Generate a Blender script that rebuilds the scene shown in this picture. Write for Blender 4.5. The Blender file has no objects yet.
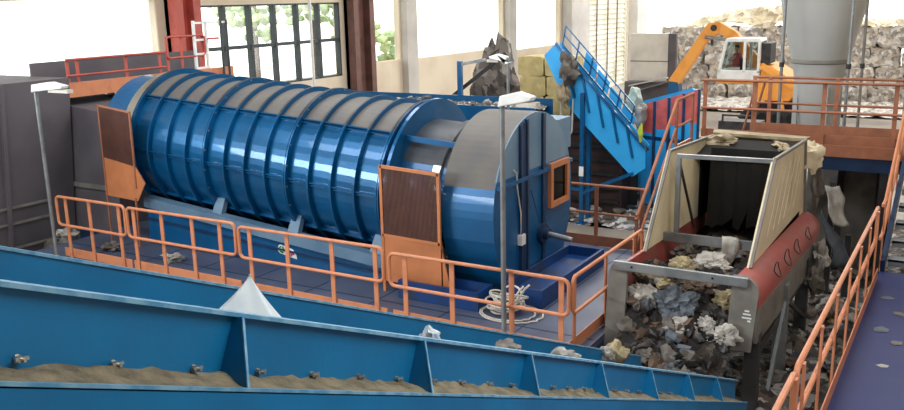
import bpy, math, random
from mathutils import Vector, Matrix, noise
random.seed(7)
V = Vector
sc = bpy.context.scene
COL = sc.collection

# ------------------------------------------------------------------ camera
F_PX, PITCH, ROLL, YAW = 880.0, 13.2, -1.3, 31.0
cd = bpy.data.cameras.new('camera'); cam = bpy.data.objects.new('camera', cd); COL.objects.link(cam)
cd.sensor_width = 36.0; cd.lens = 36.0 * F_PX / 904.0; cd.clip_end = 400
cam.matrix_world = (Matrix.Translation((0, 0, 4.7)) @ Matrix.Rotation(math.radians(YAW), 4, 'Z')
                    @ Matrix.Rotation(math.radians(90 - PITCH), 4, 'X') @ Matrix.Rotation(math.radians(ROLL), 4, 'Z'))
sc.camera = cam

# ------------------------------------------------------------------ world, lights, exposure
w = bpy.data.worlds.new('overcast'); sc.world = w; w.use_nodes = True
bg = w.node_tree.nodes['Background']; bg.inputs[0].default_value = (1.0, 0.99, 0.96, 1); bg.inputs[1].default_value = 2.6
sc.view_settings.view_transform = 'Standard'; sc.view_settings.look = 'None'
sc.view_settings.exposure = 0.4; sc.view_settings.gamma = 1.0; sc.view_settings.use_curve_mapping = False
sc.cycles.use_denoising = True
sc.cycles.max_bounces = 6; sc.cycles.caustics_reflective = False; sc.cycles.caustics_refractive = False

def area(name, loc, target, sx, sy, watts, col=(1, 1, 1)):
    d = bpy.data.lights.new(name, 'AREA'); d.shape = 'RECTANGLE'; d.size = sx; d.size_y = sy
    d.energy = watts; d.color = col
    o = bpy.data.objects.new(name, d); COL.objects.link(o); o.location = loc
    o.rotation_euler = (V(target) - V(loc)).to_track_quat('-Z', 'Y').to_euler()
    return o
area('overhead_fill', (-11.5, 5, 8.8), (-11.5, 5, 0), 11, 3, 700, (0.95, 0.97, 1))  # unseen fill lights under the ceiling, added to brighten the hall
area('overhead_fill', (-8, 15, 8.8), (-8, 15, 0), 14, 3, 750, (1, 0.98, 0.95))
area('overhead_fill', (-8, 27, 8.8), (-8, 27, 0), 14, 4, 900, (1, 0.98, 0.95))
area('overhead_fill', (1, 6, 8.8), (-2, 9, 0), 4, 8, 720, (1, 0.98, 0.95))  # added fill over the foreground conveyor and hopper
area('window_daylight', (-19.6, -2.5, 5.0), (-8, 11, 1.5), 12, 2.0, 1700, (0.93, 0.97, 1))
area('yard_daylight', (-6, 38, 7.0), (-6, 22, 0), 16, 4, 1100, (1, 0.98, 0.94))

# ------------------------------------------------------------------ materials
def lin(c):
    c = c / 255.0
    return c / 12.92 if c <= 0.04045 else ((c + 0.055) / 1.055) ** 2.4
def rgb(r, g, b): return (lin(r), lin(g), lin(b), 1)
MATS = {}
def mat(name, c, rough=0.6, metal=0.0, c2=None, scale=3.0, lo=0.45, hi=0.65, bump=0.0, bscale=30.0, coat=0.0, detail=5.0, trans=0.0):
    """procedural paint/steel/concrete: base colour broken up by noise-shaped wear of a second colour"""
    m = bpy.data.materials.new(name); m.use_nodes = True; nt = m.node_tree; N = nt.nodes; L = nt.links
    p = N['Principled BSDF']; p.inputs['Roughness'].default_value = rough; p.inputs['Metallic'].default_value = metal
    p.inputs['Coat Weight'].default_value = coat; p.inputs['Transmission Weight'].default_value = trans
    tc = N.new('ShaderNodeTexCoord')
    if c2 is None: c2 = tuple(min(255, x * 0.86) for x in c)
    n = N.new('ShaderNodeTexNoise'); n.inputs['Scale'].default_value = scale; n.inputs['Detail'].default_value = detail
    L.new(tc.outputs['Object'], n.inputs['Vector'])
    r = N.new('ShaderNodeValToRGB'); r.color_ramp.elements[0].position = lo; r.color_ramp.elements[1].position = hi
    r.color_ramp.elements[0].color = rgb(*c); r.color_ramp.elements[1].color = rgb(*c2)
    L.new(n.outputs['Fac'], r.inputs['Fac']); L.new(r.outputs['Color'], p.inputs['Base Color'])
    if bump > 0:
        n2 = N.new('ShaderNodeTexNoise'); n2.inputs['Scale'].default_value = bscale; n2.inputs['Detail'].default_value = 6
        L.new(tc.outputs['Object'], n2.inputs['Vector'])
        b = N.new('ShaderNodeBump'); b.inputs['Strength'].default_value = bump; b.inputs['Distance'].default_value = 0.02
        L.new(n2.outputs['Fac'], b.inputs['Height']); L.new(b.outputs['Normal'], p.inputs['Normal'])
    MATS[name] = m
    return m
def mat_waste(name, colours, scale=7.0, rough=0.7, bump=0.6):
    """mixed refuse: cells of many colours, every cell one scrap"""
    m = bpy.data.materials.new(name); m.use_nodes = True; nt = m.node_tree; N = nt.nodes; L = nt.links
    p = N['Principled BSDF']; p.inputs['Roughness'].default_value = rough
    tc = N.new('ShaderNodeTexCoord')
    nz = N.new('ShaderNodeTexNoise'); nz.inputs['Scale'].default_value = scale * 0.8; nz.inputs['Detail'].default_value = 4
    L.new(tc.outputs['Object'], nz.inputs['Vector'])
    mx = N.new('ShaderNodeMix'); mx.data_type = 'VECTOR'; mx.inputs['Factor'].default_value = 0.22
    L.new(tc.outputs['Object'], mx.inputs['A']); L.new(nz.outputs['Color'], mx.inputs['B'])
    v = N.new('ShaderNodeTexVoronoi'); v.inputs['Scale'].default_value = scale; v.inputs['Randomness'].default_value = 1
    L.new(mx.outputs['Result'], v.inputs['Vector'])
    wn = N.new('ShaderNodeTexWhiteNoise'); wn.noise_dimensions = '3D'; L.new(v.outputs['Position'], wn.inputs['Vector'])
    r = N.new('ShaderNodeValToRGB'); r.color_ramp.interpolation = 'CONSTANT'
    els = r.color_ramp.elements
    while len(els) < len(colours): els.new(0.5)
    for i, c in enumerate(colours):
        els[i].position = i / len(colours); els[i].color = rgb(*c)
    L.new(wn.outputs['Value'], r.inputs['Fac']); L.new(r.outputs['Color'], p.inputs['Base Color'])
    b = N.new('ShaderNodeBump'); b.inputs['Strength'].default_value = bump; b.inputs['Distance'].default_value = 0.08
    L.new(v.outputs['Distance'], b.inputs['Height']); L.new(b.outputs['Normal'], p.inputs['Normal'])
    MATS[name] = m
    return m
def mat_glass(name, c):
    m = bpy.data.materials.new(name); m.use_nodes = True; N = m.node_tree.nodes; L = m.node_tree.links
    N.remove(N['Principled BSDF'])
    t = N.new('ShaderNodeBsdfTransparent'); t.inputs[0].default_value = rgb(*c)
    g = N.new('ShaderNodeBsdfGlossy'); g.inputs['Roughness'].default_value = 0.08
    mx = N.new('ShaderNodeMixShader'); mx.inputs[0].default_value = 0.08
    L.new(t.outputs[0], mx.inputs[1]); L.new(g.outputs[0], mx.inputs[2]); L.new(mx.outputs[0], N['Material Output'].inputs[0])
    MATS[name] = m
    return m

BLUE = mat('blue_paint', (8, 94, 148), 0.36, 0.2, (12, 80, 128), 1.6, 0.4, 0.7, 0.05, 12, coat=0.25)
GRIME = mat('grimy_drum_dust', (62, 68, 76), 0.5, 0.1)
DRUM = mat('drum_blue_paint', (4, 94, 146), 0.28, 0.35, (8, 82, 128), 1.2, 0.4, 0.7, 0.08, 5, coat=0.3)
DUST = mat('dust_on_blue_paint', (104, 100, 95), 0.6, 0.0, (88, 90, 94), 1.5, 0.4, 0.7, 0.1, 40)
DUST_SHEEN = mat('dust_and_sheen_blue', (112, 142, 166), 0.45, 0.05, (88, 124, 154), 1.4, 0.35, 0.7, 0.05, 20)  # dusty pale blue; also carries the sheen painted on the upper hood face
SKY = mat('bright_blue_paint', (48, 168, 236), 0.5, 0.0, (36, 152, 224), 2.0, 0.45, 0.7)
NAVY = mat('navy_steel', (24, 52, 88), 0.5, 0.1)
CONV = mat('conveyor_blue_paint', (8, 116, 172), 0.45, 0.05, (12, 102, 154), 2.2, 0.4, 0.75, 0.05, 25)
CONVL = mat('highlight_blue_edge', (128, 178, 208), 0.5, 0.1, (84, 148, 190), 14, 0.4, 0.6)  # paler blue paints the edge highlight onto flanges, lip and gussets
ORANGE = mat('orange_paint', (204, 132, 94), 0.5, 0.0, (188, 120, 84), 5, 0.45, 0.7)
ORANGE_SHADED = mat('shaded_orange_paint', (162, 104, 76), 0.6, 0.0, (142, 92, 70), 5, 0.4, 0.7)  # the same orange rail paint with backlight shade mixed into its colour
GUARD = mat('guard_orange_paint', (196, 124, 78), 0.55, 0.0, (178, 112, 72), 3, 0.4, 0.7)
MESH = mat('rusty_wire', (96, 62, 52), 0.6, 0.2)
DECK = mat('grey_blue_deck_paint', (84, 92, 114), 0.45, 0.0, (70, 78, 100), 1.2, 0.4, 0.7, 0.05, 30)
DECKR = mat('violet_blue_deck_paint', (32, 44, 100), 0.6, 0.0, (40, 50, 98), 1.4, 0.45, 0.75, 0.05, 30)
STEEL = mat('galvanised_steel', (150, 155, 158), 0.42, 0.6, (120, 126, 132), 4, 0.4, 0.7)
BAND = mat('bright_steel_band', (196, 196, 188), 0.3, 0.8)
GREYP = mat('grey_paint', (132, 130, 124), 0.6, 0.1, (104, 102, 98), 3, 0.4, 0.7, 0.05, 30)
DKSTEEL = mat('dark_steel', (58, 58, 60), 0.6, 0.3, (42, 40, 40), 4)
BLACK = mat('black_rubber', (12, 12, 12), 0.85, 0.0, (20, 19, 18), 3)
DARKG = mat('dark_grey_cladding', (98, 94, 100), 0.7, 0.0, (82, 78, 86), 1.0, 0.4, 0.7, 0.1, 10)
RED = mat('red_skirt_paint', (164, 76, 70), 0.55, 0.0, (150, 98, 90), 3, 0.45, 0.65, 0.05, 20)
CREAM = mat('cream_panel_sheet', (226, 214, 184), 0.65, 0.0, (206, 192, 160), 1.5, 0.4, 0.75, 0.05, 20)
TAN = mat('dusty_tan_sheet', (170, 156, 128), 0.8, 0.0, (136, 122, 100), 4, 0.4, 0.7, 0.2, 20)
CONC = mat('concrete_floor', (150, 142, 132), 0.75, 0.0, (122, 114, 106), 0.6, 0.4, 0.7, 0.15, 8)
WALLM = mat('beige_wall_plaster', (222, 210, 190), 0.85, 0.0, (206, 190, 168), 0.7, 0.4, 0.75, 0.05, 10)
PALEC = mat('pale_concrete', (196, 192, 186), 0.8, 0.0, (172, 168, 164), 0.8, 0.4, 0.7, 0.1, 10)
PILLAR = mat('red_oxide_pillar_paint', (186, 88, 76), 0.6, 0.0, (166, 76, 68), 2)
PILLARD = mat('brown_pillar_paint', (112, 78, 70), 0.7, 0.0, (92, 66, 60), 2)
FRAME = mat('dark_window_frame', (62, 70, 74), 0.6, 0.2)
WHITE = mat('white_paint', (236, 238, 238), 0.4, 0.0, (220, 222, 222), 3)
WPLAS = mat('white_plastic_film', (176, 173, 166), 0.5, 0.0, (126, 123, 118), 5, 0.4, 0.65, 0.3, 18)
GPLAS = mat('grey_plastic_film', (104, 98, 91), 0.5, 0.0, (72, 67, 62), 5, 0.4, 0.65, 0.3, 18)
BPLAS = mat('blue_grey_film', (84, 94, 104), 0.5, 0.0, (58, 66, 76), 5, 0.4, 0.65, 0.3, 18)
CARD = mat('brown_cardboard', (96, 78, 64), 0.8, 0.0, (70, 56, 47), 5, 0.4, 0.65, 0.3, 18)
YPLAS = mat('straw_yellow_film', (164, 150, 114), 0.55, 0.0, (120, 108, 84), 5, 0.4, 0.65, 0.3, 18)
DPLAS = mat('black_film', (38, 36, 36), 0.45, 0.0, (58, 54, 52), 5, 0.4, 0.65, 0.3, 18)
GRPLAS = mat('pale_green_sack_film', (170, 196, 184), 0.55, 0.0, (196, 206, 196), 5, 0.4, 0.65, 0.3, 18)
DIRT = mat('damp_sawdust_dirt', (142, 132, 108), 0.95, 0.0, (104, 98, 82), 9, 0.4, 0.65, 0.5, 40)
BALEY = mat('straw_coloured_bale', (196, 178, 122), 0.8, 0.0, (170, 150, 100), 5, 0.4, 0.7, 0.5, 14)
EXO = mat('excavator_orange', (248, 172, 76), 0.5, 0.0, (238, 156, 62), 2)
SILO = mat('grey_silo_paint', (182, 184, 182), 0.5, 0.0, (164, 166, 166), 0.8, 0.4, 0.75, 0.05, 8)
SHIRT = mat('red_shirt_cloth', (214, 60, 66), 0.8); SKIN = mat('skin', (206, 150, 122), 0.6); HAIR = mat('dark_hair', (48, 38, 34), 0.8)
LEAF = mat('pale_green_leaves', (178, 200, 152), 0.7, 0.0, (152, 182, 130), 2, 0.4, 0.7, 0.5, 8)
BARK = mat('bark', (96, 80, 66), 0.9)
GREEN = mat('green_sticker_ink', (60, 150, 70), 0.5); REDINK = mat('red_sticker_ink', (200, 50, 70), 0.5)
GLASS = mat_glass('cab_glass', (214, 226, 226)); WGLASS = mat_glass('window_glass', (246, 248, 246)); DGLASS = mat_glass('dusty_inspection_glass', (120, 112, 104))
HOSE = mat('grey_white_hose', (206, 202, 192), 0.6)
LOUV = mat('louvre_slat_paint', (206, 204, 190), 0.55, 0.0, (188, 184, 160), 0.8)
TRASH = mat_waste('mixed_refuse', [(50, 46, 42), (140, 136, 130), (84, 76, 68), (34, 32, 31), (112, 104, 96), (68, 60, 54), (164, 160, 156), (62, 66, 72), (98, 80, 66)], 8)
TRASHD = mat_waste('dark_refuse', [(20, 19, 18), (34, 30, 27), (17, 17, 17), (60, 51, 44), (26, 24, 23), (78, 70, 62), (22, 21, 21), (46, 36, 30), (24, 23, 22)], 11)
TRASHG = mat_waste('scattered_floor_refuse', [(120, 112, 102), (190, 190, 190), (100, 92, 84), (140, 128, 112), (214, 216, 218), (84, 80, 78), (120, 132, 148)], 10)
TRASHB = mat_waste('baled_refuse', [(208, 203, 197), (184, 178, 172), (232, 228, 222), (168, 164, 160), (216, 206, 188), (196, 192, 188), (142, 140, 140), (226, 222, 216), (190, 180, 168)], 7.0, bump=0.5)
TRASHP = mat_waste('pale_loose_refuse', [(206, 192, 160), (176, 162, 134), (214, 204, 182), (154, 138, 110), (190, 178, 156)], 5.0)

# ------------------------------------------------------------------ helpers
class MB:
    """collects shapes in world coordinates; build() links them as ONE mesh object"""
    def __init__(s): s.v = []; s.f = []; s.m = []; s.cur = 0
    def add(s, vs, fs):
        n = len(s.v); s.v += [tuple(x) for x in vs]
        for f in fs: s.f.append(tuple(i + n for i in f)); s.m.append(s.cur)
        return s
    def obox(s, c, a, b, d):
        c, a, b, d = V(c), V(a), V(b), V(d)
        vs = [c + i * a + j * b + k * d for k in (-1, 1) for j in (-1, 1) for i in (-1, 1)]
        fs = [(0, 2, 3, 1), (4, 5, 7, 6), (0, 1, 5, 4), (2, 6, 7, 3), (0, 4, 6, 2), (1, 3, 7, 5)]
        if a.cross(b).dot(d) < 0: fs = [f[::-1] for f in fs]
        return s.add(vs, fs)
    def box(s, x0, x1, y0, y1, z0, z1):
        return s.obox(((x0 + x1) / 2, (y0 + y1) / 2, (z0 + z1) / 2), ((x1 - x0) / 2, 0, 0), (0, (y1 - y0) / 2, 0), (0, 0, (z1 - z0) / 2))
    def bar(s, p, q, wd, ht, up=(0, 0, 1)):
        p, q = V(p), V(q); d = q - p; t = d.normalized(); sd = t.cross(V(up))
        if sd.length < 1e-4: sd = t.cross(V((1, 0, 0)))
        sd.normalize(); u = sd.cross(t)
        return s.obox((p + q) / 2, d / 2, sd * wd / 2, u * ht / 2)
    def tube(s, pts, r, n=8, closed=False, cap=True):
        pts = [V(p) for p in pts]; N = len(pts); rings = []; prev = None
        for i, p in enumerate(pts):
            a = pts[i - 1] if (i > 0 or closed) else p; b = pts[(i + 1) % N] if (i < N - 1 or closed) else p
            t = (b - a); t = t.normalized() if t.length > 1e-9 else V((0, 0, 1))
            if prev is None:
                h = V((0, 0, 1)) if abs(t.z) < 0.9 else V((1, 0, 0))
                e = t.cross(h).normalized()
            else:
                e = (prev - t * prev.dot(t)); e = e.normalized() if e.length > 1e-6 else t.cross(V((0, 0, 1))).normalized()
            prev = e; g = t.cross(e)
            rr = r[i] if isinstance(r, (list, tuple)) else r
            rings.append([p + rr * (math.cos(2 * math.pi * k / n) * e + math.sin(2 * math.pi * k / n) * g) for k in range(n)])
        vs = [x for rg in rings for x in rg]; fs = []
        for i in range(N if closed else N - 1):
            j = (i + 1) % N
            for k in range(n):
                k2 = (k + 1) % n; fs.append((i * n + k, i * n + k2, j * n + k2, j * n + k))
        if not closed and cap: fs.append(tuple(range(n))[::-1]); fs.append(tuple((N - 1) * n + k for k in range(n)))
        return s.add(vs, fs)
    def prism(s, poly, off):
        """solid made by pushing a flat outline along off"""
        off = V(off); a = [V(p) for p in poly]; n = len(a)
        nr = V((0, 0, 0))
        for i in range(n): nr += a[i].cross(a[(i + 1) % n])
        if nr.dot(off) > 0: a = a[::-1]
        vs = a + [p + off for p in a]
        fs = [tuple(range(n)), tuple(range(2 * n - 1, n - 1, -1))]
        fs += [((i + 1) % n, i, n + i, n + (i + 1) % n) for i in range(n)]
        return s.add(vs, fs)
    def ico(s, c, rad, sub=2, amp=0.3, seed=0.0, freq=1.4, rot=None):
        key = sub
        if key not in ICO:
            import bmesh
            bm = bmesh.new(); bmesh.ops.create_icosphere(bm, subdivisions=sub, radius=1)
            ICO[key] = ([v.co.copy() for v in bm.verts], [tuple(v.index for v in f.verts) for f in bm.faces]); bm.free()
        vs, fs = ICO[key]; c = V(c); out = []; fine = sub >= 3
        for p in vs:
            k = 1 + amp * (noise.noise(p * freq + V((seed, seed * 1.7, -seed))) + 0.5 * (0.5 - abs(noise.noise(p * freq * 2.2 + V((seed * 3, 1, seed)))) * 2.2)) - (0.16 * amp * abs(noise.noise(p * 5.1 + V((seed, 3, seed * 2)))) * 2 + 0.12 * amp * noise.noise(p * 10.5 + V((1, seed, 2))) if fine else 0)
            q = V((p.x * rad[0], p.y * rad[1], p.z * rad[2])) * k
            if rot is not None: q = rot @ q
            out.append(c + q)
        return s.add(out, fs)
    def build(s, name, mats, parent=None, smooth=True, base=None, bevel=0):
        me = bpy.data.meshes.new(name)
        root = parent
        while root is not None and root.parent is not None: root = root.parent
        if root is not None: b = V(root.location)
        elif base is not None: b = V(base)
        else:
            xs = [p[0] for p in s.v]; ys = [p[1] for p in s.v]; zs = [p[2] for p in s.v]
            b = V(((min(xs) + max(xs)) / 2, (min(ys) + max(ys)) / 2, min(zs)))
        me.from_pydata([V(p) - b for p in s.v], [], s.f)
        if not isinstance(mats, (list, tuple)): mats = [mats]
        for m in mats: me.materials.append(m)
        for i, p in enumerate(me.polygons): p.material_index = s.m[i]; p.use_smooth = smooth
        if smooth: me.set_sharp_from_angle(angle=math.radians(38))
        me.update()
        o = bpy.data.objects.new(name, me); COL.objects.link(o)
        if parent is not None: o.parent = parent
        else: o.location = b
        if bevel:
            bv = o.modifiers.new('bevel', 'BEVEL'); bv.width = bevel; bv.segments = 2; bv.limit_method = 'ANGLE'
        return o
ICO = {}
def tag(o, label=None, cat=None, group=None, kind=None):
    if label: o['label'] = label
    if cat: o['category'] = cat
    if group: o['group'] = group
    if kind: o['kind'] = kind
    return o
def thing(name, loc, label, cat, group=None, kind=None):
    o = bpy.data.objects.new(name, None); o.empty_display_size = 0.1; COL.objects.link(o); o.location = loc
    return tag(o, label, cat, group, kind)
def bx(name, m, parent, x0, x1, y0, y1, z0, z1, bevel=0):
    return MB().box(x0, x1, y0, y1, z0, z1).build(name, m, parent, smooth=False, bevel=bevel)
def brp(name, m, parent, p, q, wd, ht, up=(0, 0, 1)):
    return MB().bar(p, q, wd, ht, up).build(name, m, parent, smooth=False)
def structure(o): o['kind'] = 'structure'; return o
def arc(c, e1, e2, r, a0, a1, n):
    return [V(c) + r * (math.cos(a0 + (a1 - a0) * i / n) * V(e1) + math.sin(a0 + (a1 - a0) * i / n) * V(e2)) for i in range(n + 1)]

# ------------------------------------------------------------------ the setting
FZ = -1.0
structure(bx('floor', CONC, None, -45, 14, -14, 90, FZ - 0.2, FZ))
structure(bx('ceiling', PALEC, None, -20.6, 8.6, -10.4, 44, 9.0, 9.2))
structure(bx('wall_right', WALLM, None, 8.2, 8.5, -10, 44, FZ, 9.0))
structure(bx('wall_front', WALLM, None, -20.3, 8.5, -10.4, -10.1, FZ, 9.0))
# long wall with its openings: (y0, y1, sill, head)
OPEN = [(-8, 17.45, 3.0, 4.9), (18.95, 25.75, 2.05, 4.66), (27.7, 29.6, 2.35, 8.0), (30.5, 38.5, 2.3, 8.0), (39.4, 45.2, 2.1, 8.0), (48.9, 55.9, FZ, 8.0)]
mb = MB(); y = -10.1
for (a, b, s0, h) in OPEN:
    mb.box(-20.3, -20, y, a, FZ, 9.0)
    if s0 > FZ: mb.box(-20.3, -20, a, b, FZ, s0)
    mb.box(-20.3, -20, a, b, h, 9.0); y = b
mb.box(-20.3, -20, y, 57.2, FZ, 9.0)
structure(mb.build('wall_left', WALLM, None, smooth=False))
def window(n, a, b, s0, h, cols, rows, m, fw=0.1):
    f = MB()
    for i in range(cols + 1):
        yy = a + (b - a) * i / cols; f.box(-20.22, -20.02, yy - fw / 2, yy + fw / 2, s0, h)
    for j in range(rows + 1):
        zz = s0 + (h - s0) * j / rows; f.box(-20.2, -20.04, a, b, zz - fw / 2, zz + fw / 2)
    o = structure(f.build('window_%d' % n, m, None, smooth=False))
    bx('pane', WGLASS, o, -20.15, -20.14, a, b, s0, h)
    return o
window(1, -8, 17.45, 3.0, 4.9, 2, 1, WALLM, 0.04)
window(2, 18.95, 25.75, 2.05, 4.66, 6, 2, FRAME, 0.11)
window(3, 27.7, 29.6, 2.35, 8.0, 1, 1, WALLM, 0.06)
window(4, 30.5, 38.5, 2.3, 8.0, 1, 1, WALLM, 0.06)
window(5, 39.4, 45.2, 2.1, 8.0, 1, 1, WALLM, 0.06)
def pillar(n, m, a, b, dx=0.45, flange=True):
    f = MB()
    f.box(-20, -20 + dx, a, a + 0.28, FZ, 9); f.box(-20, -20 + dx, b - 0.28, b, FZ, 9); f.box(-20, -19.85, a, b, FZ, 9)
    structure(f.build('trim_%d' % n, m, None, smooth=False))
pillar(1, PILLAR, 17.75, 18.7); pillar(2, PILLARD, 26.0, 27.25)
structure(bx('trim_3', PALEC, None, -20, -19.7, 29.65, 30.4, FZ, 9))
structure(bx('trim_4', PALEC, None, -20, -19.7, 38.6, 39.3, FZ, 9))
structure(bx('trim_5', PALEC, None, -20, -19.4, 45.4, 48.0, FZ, 9))
structure(bx('trim_6', PALEC, None, -20, -19.4, 56.1, 57.9, FZ, 9))
structure(bx('trim_7', DARKG, None, -20.0, -19.8, -8, 17.4, 4.9, 5.1))
# louvre door near the open end of the hall
d = structure(MB().box(-20.2, -20.05, 48.9, 49.2, FZ, 8).box(-20.2, -20.05, 55.6, 55.9, FZ, 8).build('door_1', LOUV, None, smooth=False))
sl = MB(); z = FZ + 0.1
while z < 7.8:
    sl.obox((-20.13, 52.4, z + 0.13), (0.06, 0, -0.145), (0, 3.2, 0), (0.012, 0, 0.006)); z += 0.3
sl.build('louvre_slats', LOUV, d, smooth=False)
gb = MB()
for yy in (50.6, 52.4, 54.0): gb.box(-20.04, -19.98, yy - 0.03, yy + 0.03, FZ, 8)
gb.build('door_bars', PILLARD, d, smooth=False)

# ------------------------------------------------------------------ railings
def rail_section(name, label, cat, p0, p1, post_t, mt, h=1.1, group=None, toe=True, hm=0.54, r=0.027, inward=(0, 1, 0), postw=0.075, posth=0.02, loop=True, toeh=0.17):
    """one welded railing: rounded loop of top and mid rail, flat posts, toe board"""
    p0, p1 = V(p0), V(p1); root = thing(name, p0, label, cat, group)
    t = (p1 - p0); L = t.length; t.normalize(); up = V((0, 0, 1)); inn = V(inward)
    rc = 0.09; mid = h * hm
    pts = []
    c = [(rc, h - rc, 90, 180), (rc, mid + rc, 180, 270), (L - rc, mid + rc, 270, 360), (L - rc, h - rc, 0, 90)]
    if loop:
        for (a, b, a0, a1) in c:
            for k in range(5):
                an = math.radians(a0 + (a1 - a0) * k / 4); pts.append(p0 + t * (a + rc * math.cos(an)) + up * (b + rc * math.sin(an)))
        MB().tube(pts, r, 8, closed=True).build('handrail', mt, root)
    else:
        MB().tube([p0 + up * h, p1 + up * h], r, 8).build('handrail', mt, root)
        MB().tube([p0 + up * mid, p1 + up * mid], r * 0.9, 8).build('middle_rail', mt, root)
    for q in post_t:
        b = p0 + t * q + inn * (r + posth / 2)
        MB().obox(b + up * (h / 2), t * postw / 2, inn * posth / 2, up * (h / 2)).build('post', mt, root, smooth=False)
    if toe:
        tb = MB(); o = inn * 0.06
        tb.bar(p0 + o + up * (toeh / 2 + 0.01), p1 + o + up * (toeh / 2 + 0.01), 0.012, toeh); tb.build('toe_board', mt, root, smooth=False)
    return root

# ------------------------------------------------------------------ platform round the drum
pl = thing('walkway_platform', (-9.8, 12.8, FZ), 'grey-blue steel platform floor on which the big drum stands', 'platform')
mb = MB().box(-15.8, -4.25, 10.1, 15.6, -0.1, 0.0); mb.build('deck_plate', DECK, pl, smooth=False)
mb = MB()
for i in range(1, 9): mb.box(-15.8 + i * 1.3 - 0.01, -15.8 + i * 1.3 + 0.01, 10.15, 15.55, 0.0, 0.004)
mb.box(-15.7, -4.3, 10.9, 10.93, 0, 0.004)
mb.build('plate_seams', NAVY, pl, smooth=False)
mb = MB().box(-15.8, -4.25, 10.1, 10.25, -0.3, -0.1).box(-15.8, -4.25, 15.45, 15.6, -0.3, -0.1).box(-4.4, -4.25, 10.25, 15.45, -0.3, -0.1)
mb.build('edge_beam', NAVY, pl, smooth=False)
for x in (-15.6, -12.5, -9.5, -6.5, -4.4):
    for yy in (10.25, 15.45): bx('support_leg', NAVY, pl, x - 0.08, x + 0.08, yy - 0.08, yy + 0.08, FZ, -0.1)
YR = 10.18
rail_section('guard_railing', 'orange railing by the left lamp post, leftmost section of the front platform edge', 'railing', (-14.93, YR, 0), (-13.0, YR, 0), [0.22, 0.9, 1.72], ORANGE, h=1.2)
rail_section('guard_railing', 'orange railing on the front platform edge, second section from the left lamp post', 'railing', (-12.94, YR, 0), (-10.3, YR, 0), [0.13, 0.85, 1.6, 2.25], ORANGE, h=1.18)
rail_section('guard_railing', 'orange railing before the drum middle with the recycling sticker behind it', 'railing', (-10.22, YR, 0), (-7.33, YR, 0), [0.2, 1.0, 1.9, 2.72], ORANGE, h=1.14)
rail_section('guard_railing', 'orange railing in front of the hose coil, ending at the platform corner', 'railing', (-7.22, YR, 0), (-4.36, YR, 0), [0.25, 1.05, 2.0, 2.74], ORANGE, h=1.08)
rail_section('guard_railing', 'orange railing running away from the platform corner towards the red hopper', 'railing', (-4.33, 10.24, 0), (-4.33, 13.0, 0), [0.15, 1.3, 2.5], ORANGE, inward=(-1, 0, 0))
rail_section('guard_railing', 'shaded orange railing on the back platform edge between drum face and hopper', 'railing', (-7.15, 15.45, 0), (-5.05, 15.45, 0), [0.1, 1.1, 2.0], ORANGE_SHADED, h=1.18, inward=(0, -1, 0), loop=False, toeh=0.2)

# ------------------------------------------------------------------ rotary drum (trommel)
A = V((-6.2, 13.0, 1.37)); TILT = math.radians(4.1)
AX = V((-math.cos(TILT), 0, math.sin(TILT))); E_UP = V((math.sin(TILT), 0, math.cos(TILT))); E_NR = V((0, -1, 0))
def cp(s, r, ph):   # point on the drum: s along the axis from the discharge face, ph from the top towards the camera side
    return A + AX * s + r * (math.cos(ph) * E_UP + math.sin(ph) * E_NR)
def shell(mb, s0, r0, s1, r1, n=72, top=None):
    for i in range(n):
        a0 = 2 * math.pi * i / n; a1 = 2 * math.pi * (i + 1) / n; am = math.degrees((a0 + a1) / 2); am = am if am <= 180 else am - 360
        mb.cur = 1 if (top is not None and -top < am < top) else 0
        mb.add([cp(s0, r0, a0), cp(s0, r0, a1), cp(s1, r1, a1), cp(s1, r1, a0)], [(0, 3, 2, 1)])
def ring(mb, s0, s1, ri, ro, n=72, top=None):
    shell(mb, s0, ro, s1, ro, n, top); 
    for i in range(n):
        a0 = 2 * math.pi * i / n; a1 = 2 * math.pi * (i + 1) / n; mb.cur = 0
        mb.add([cp(s0, ri, a0), cp(s0, ri, a1), cp(s0, ro, a1), cp(s0, ro, a0)], [(0, 3, 2, 1)])
        mb.add([cp(s1, ri, a0), cp(s1, ri, a1), cp(s1, ro, a1), cp(s1, ro, a0)], [(0, 1, 2, 3)])
tr = thing('rotary_drum_screen', (-10.3, 13.0, 0), 'huge ribbed blue rotary drum lying on the platform, its top grey with dust', 'drum screen')
R0 = 1.35; S0, S1 = 2.2, 8.2; PH = math.radians(44)
for k in range(3):
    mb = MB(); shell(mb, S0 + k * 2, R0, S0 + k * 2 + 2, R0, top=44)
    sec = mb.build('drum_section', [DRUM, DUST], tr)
    for j in range(1, 4):
        s = S0 + k * 2 + j * 0.5; mb = MB(); ring(mb, s - 0.022, s + 0.022, R0 - 0.01, R0 + 0.085, top=44)
        mb.build('ring_rib', [DRUM, GRIME], sec)
    for ph in (PH, math.pi / 2, math.radians(132), -PH, -math.pi / 2):
        mb = MB()
        for dp, rr, hh in ((0, R0 + 0.03, 0.03), (0.035, R0 + 0.02, 0.02)):
            p = cp(S0 + k * 2 + 0.03, rr, ph + dp); q = cp(S0 + k * 2 + 1.97, rr, ph + dp)
            mb.bar(p, q, 0.022, 2 * hh, up=(math.cos(ph + dp) * E_UP + math.sin(ph + dp) * E_NR))
        mb.build('stringer', DRUM, sec, smooth=False)
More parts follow.
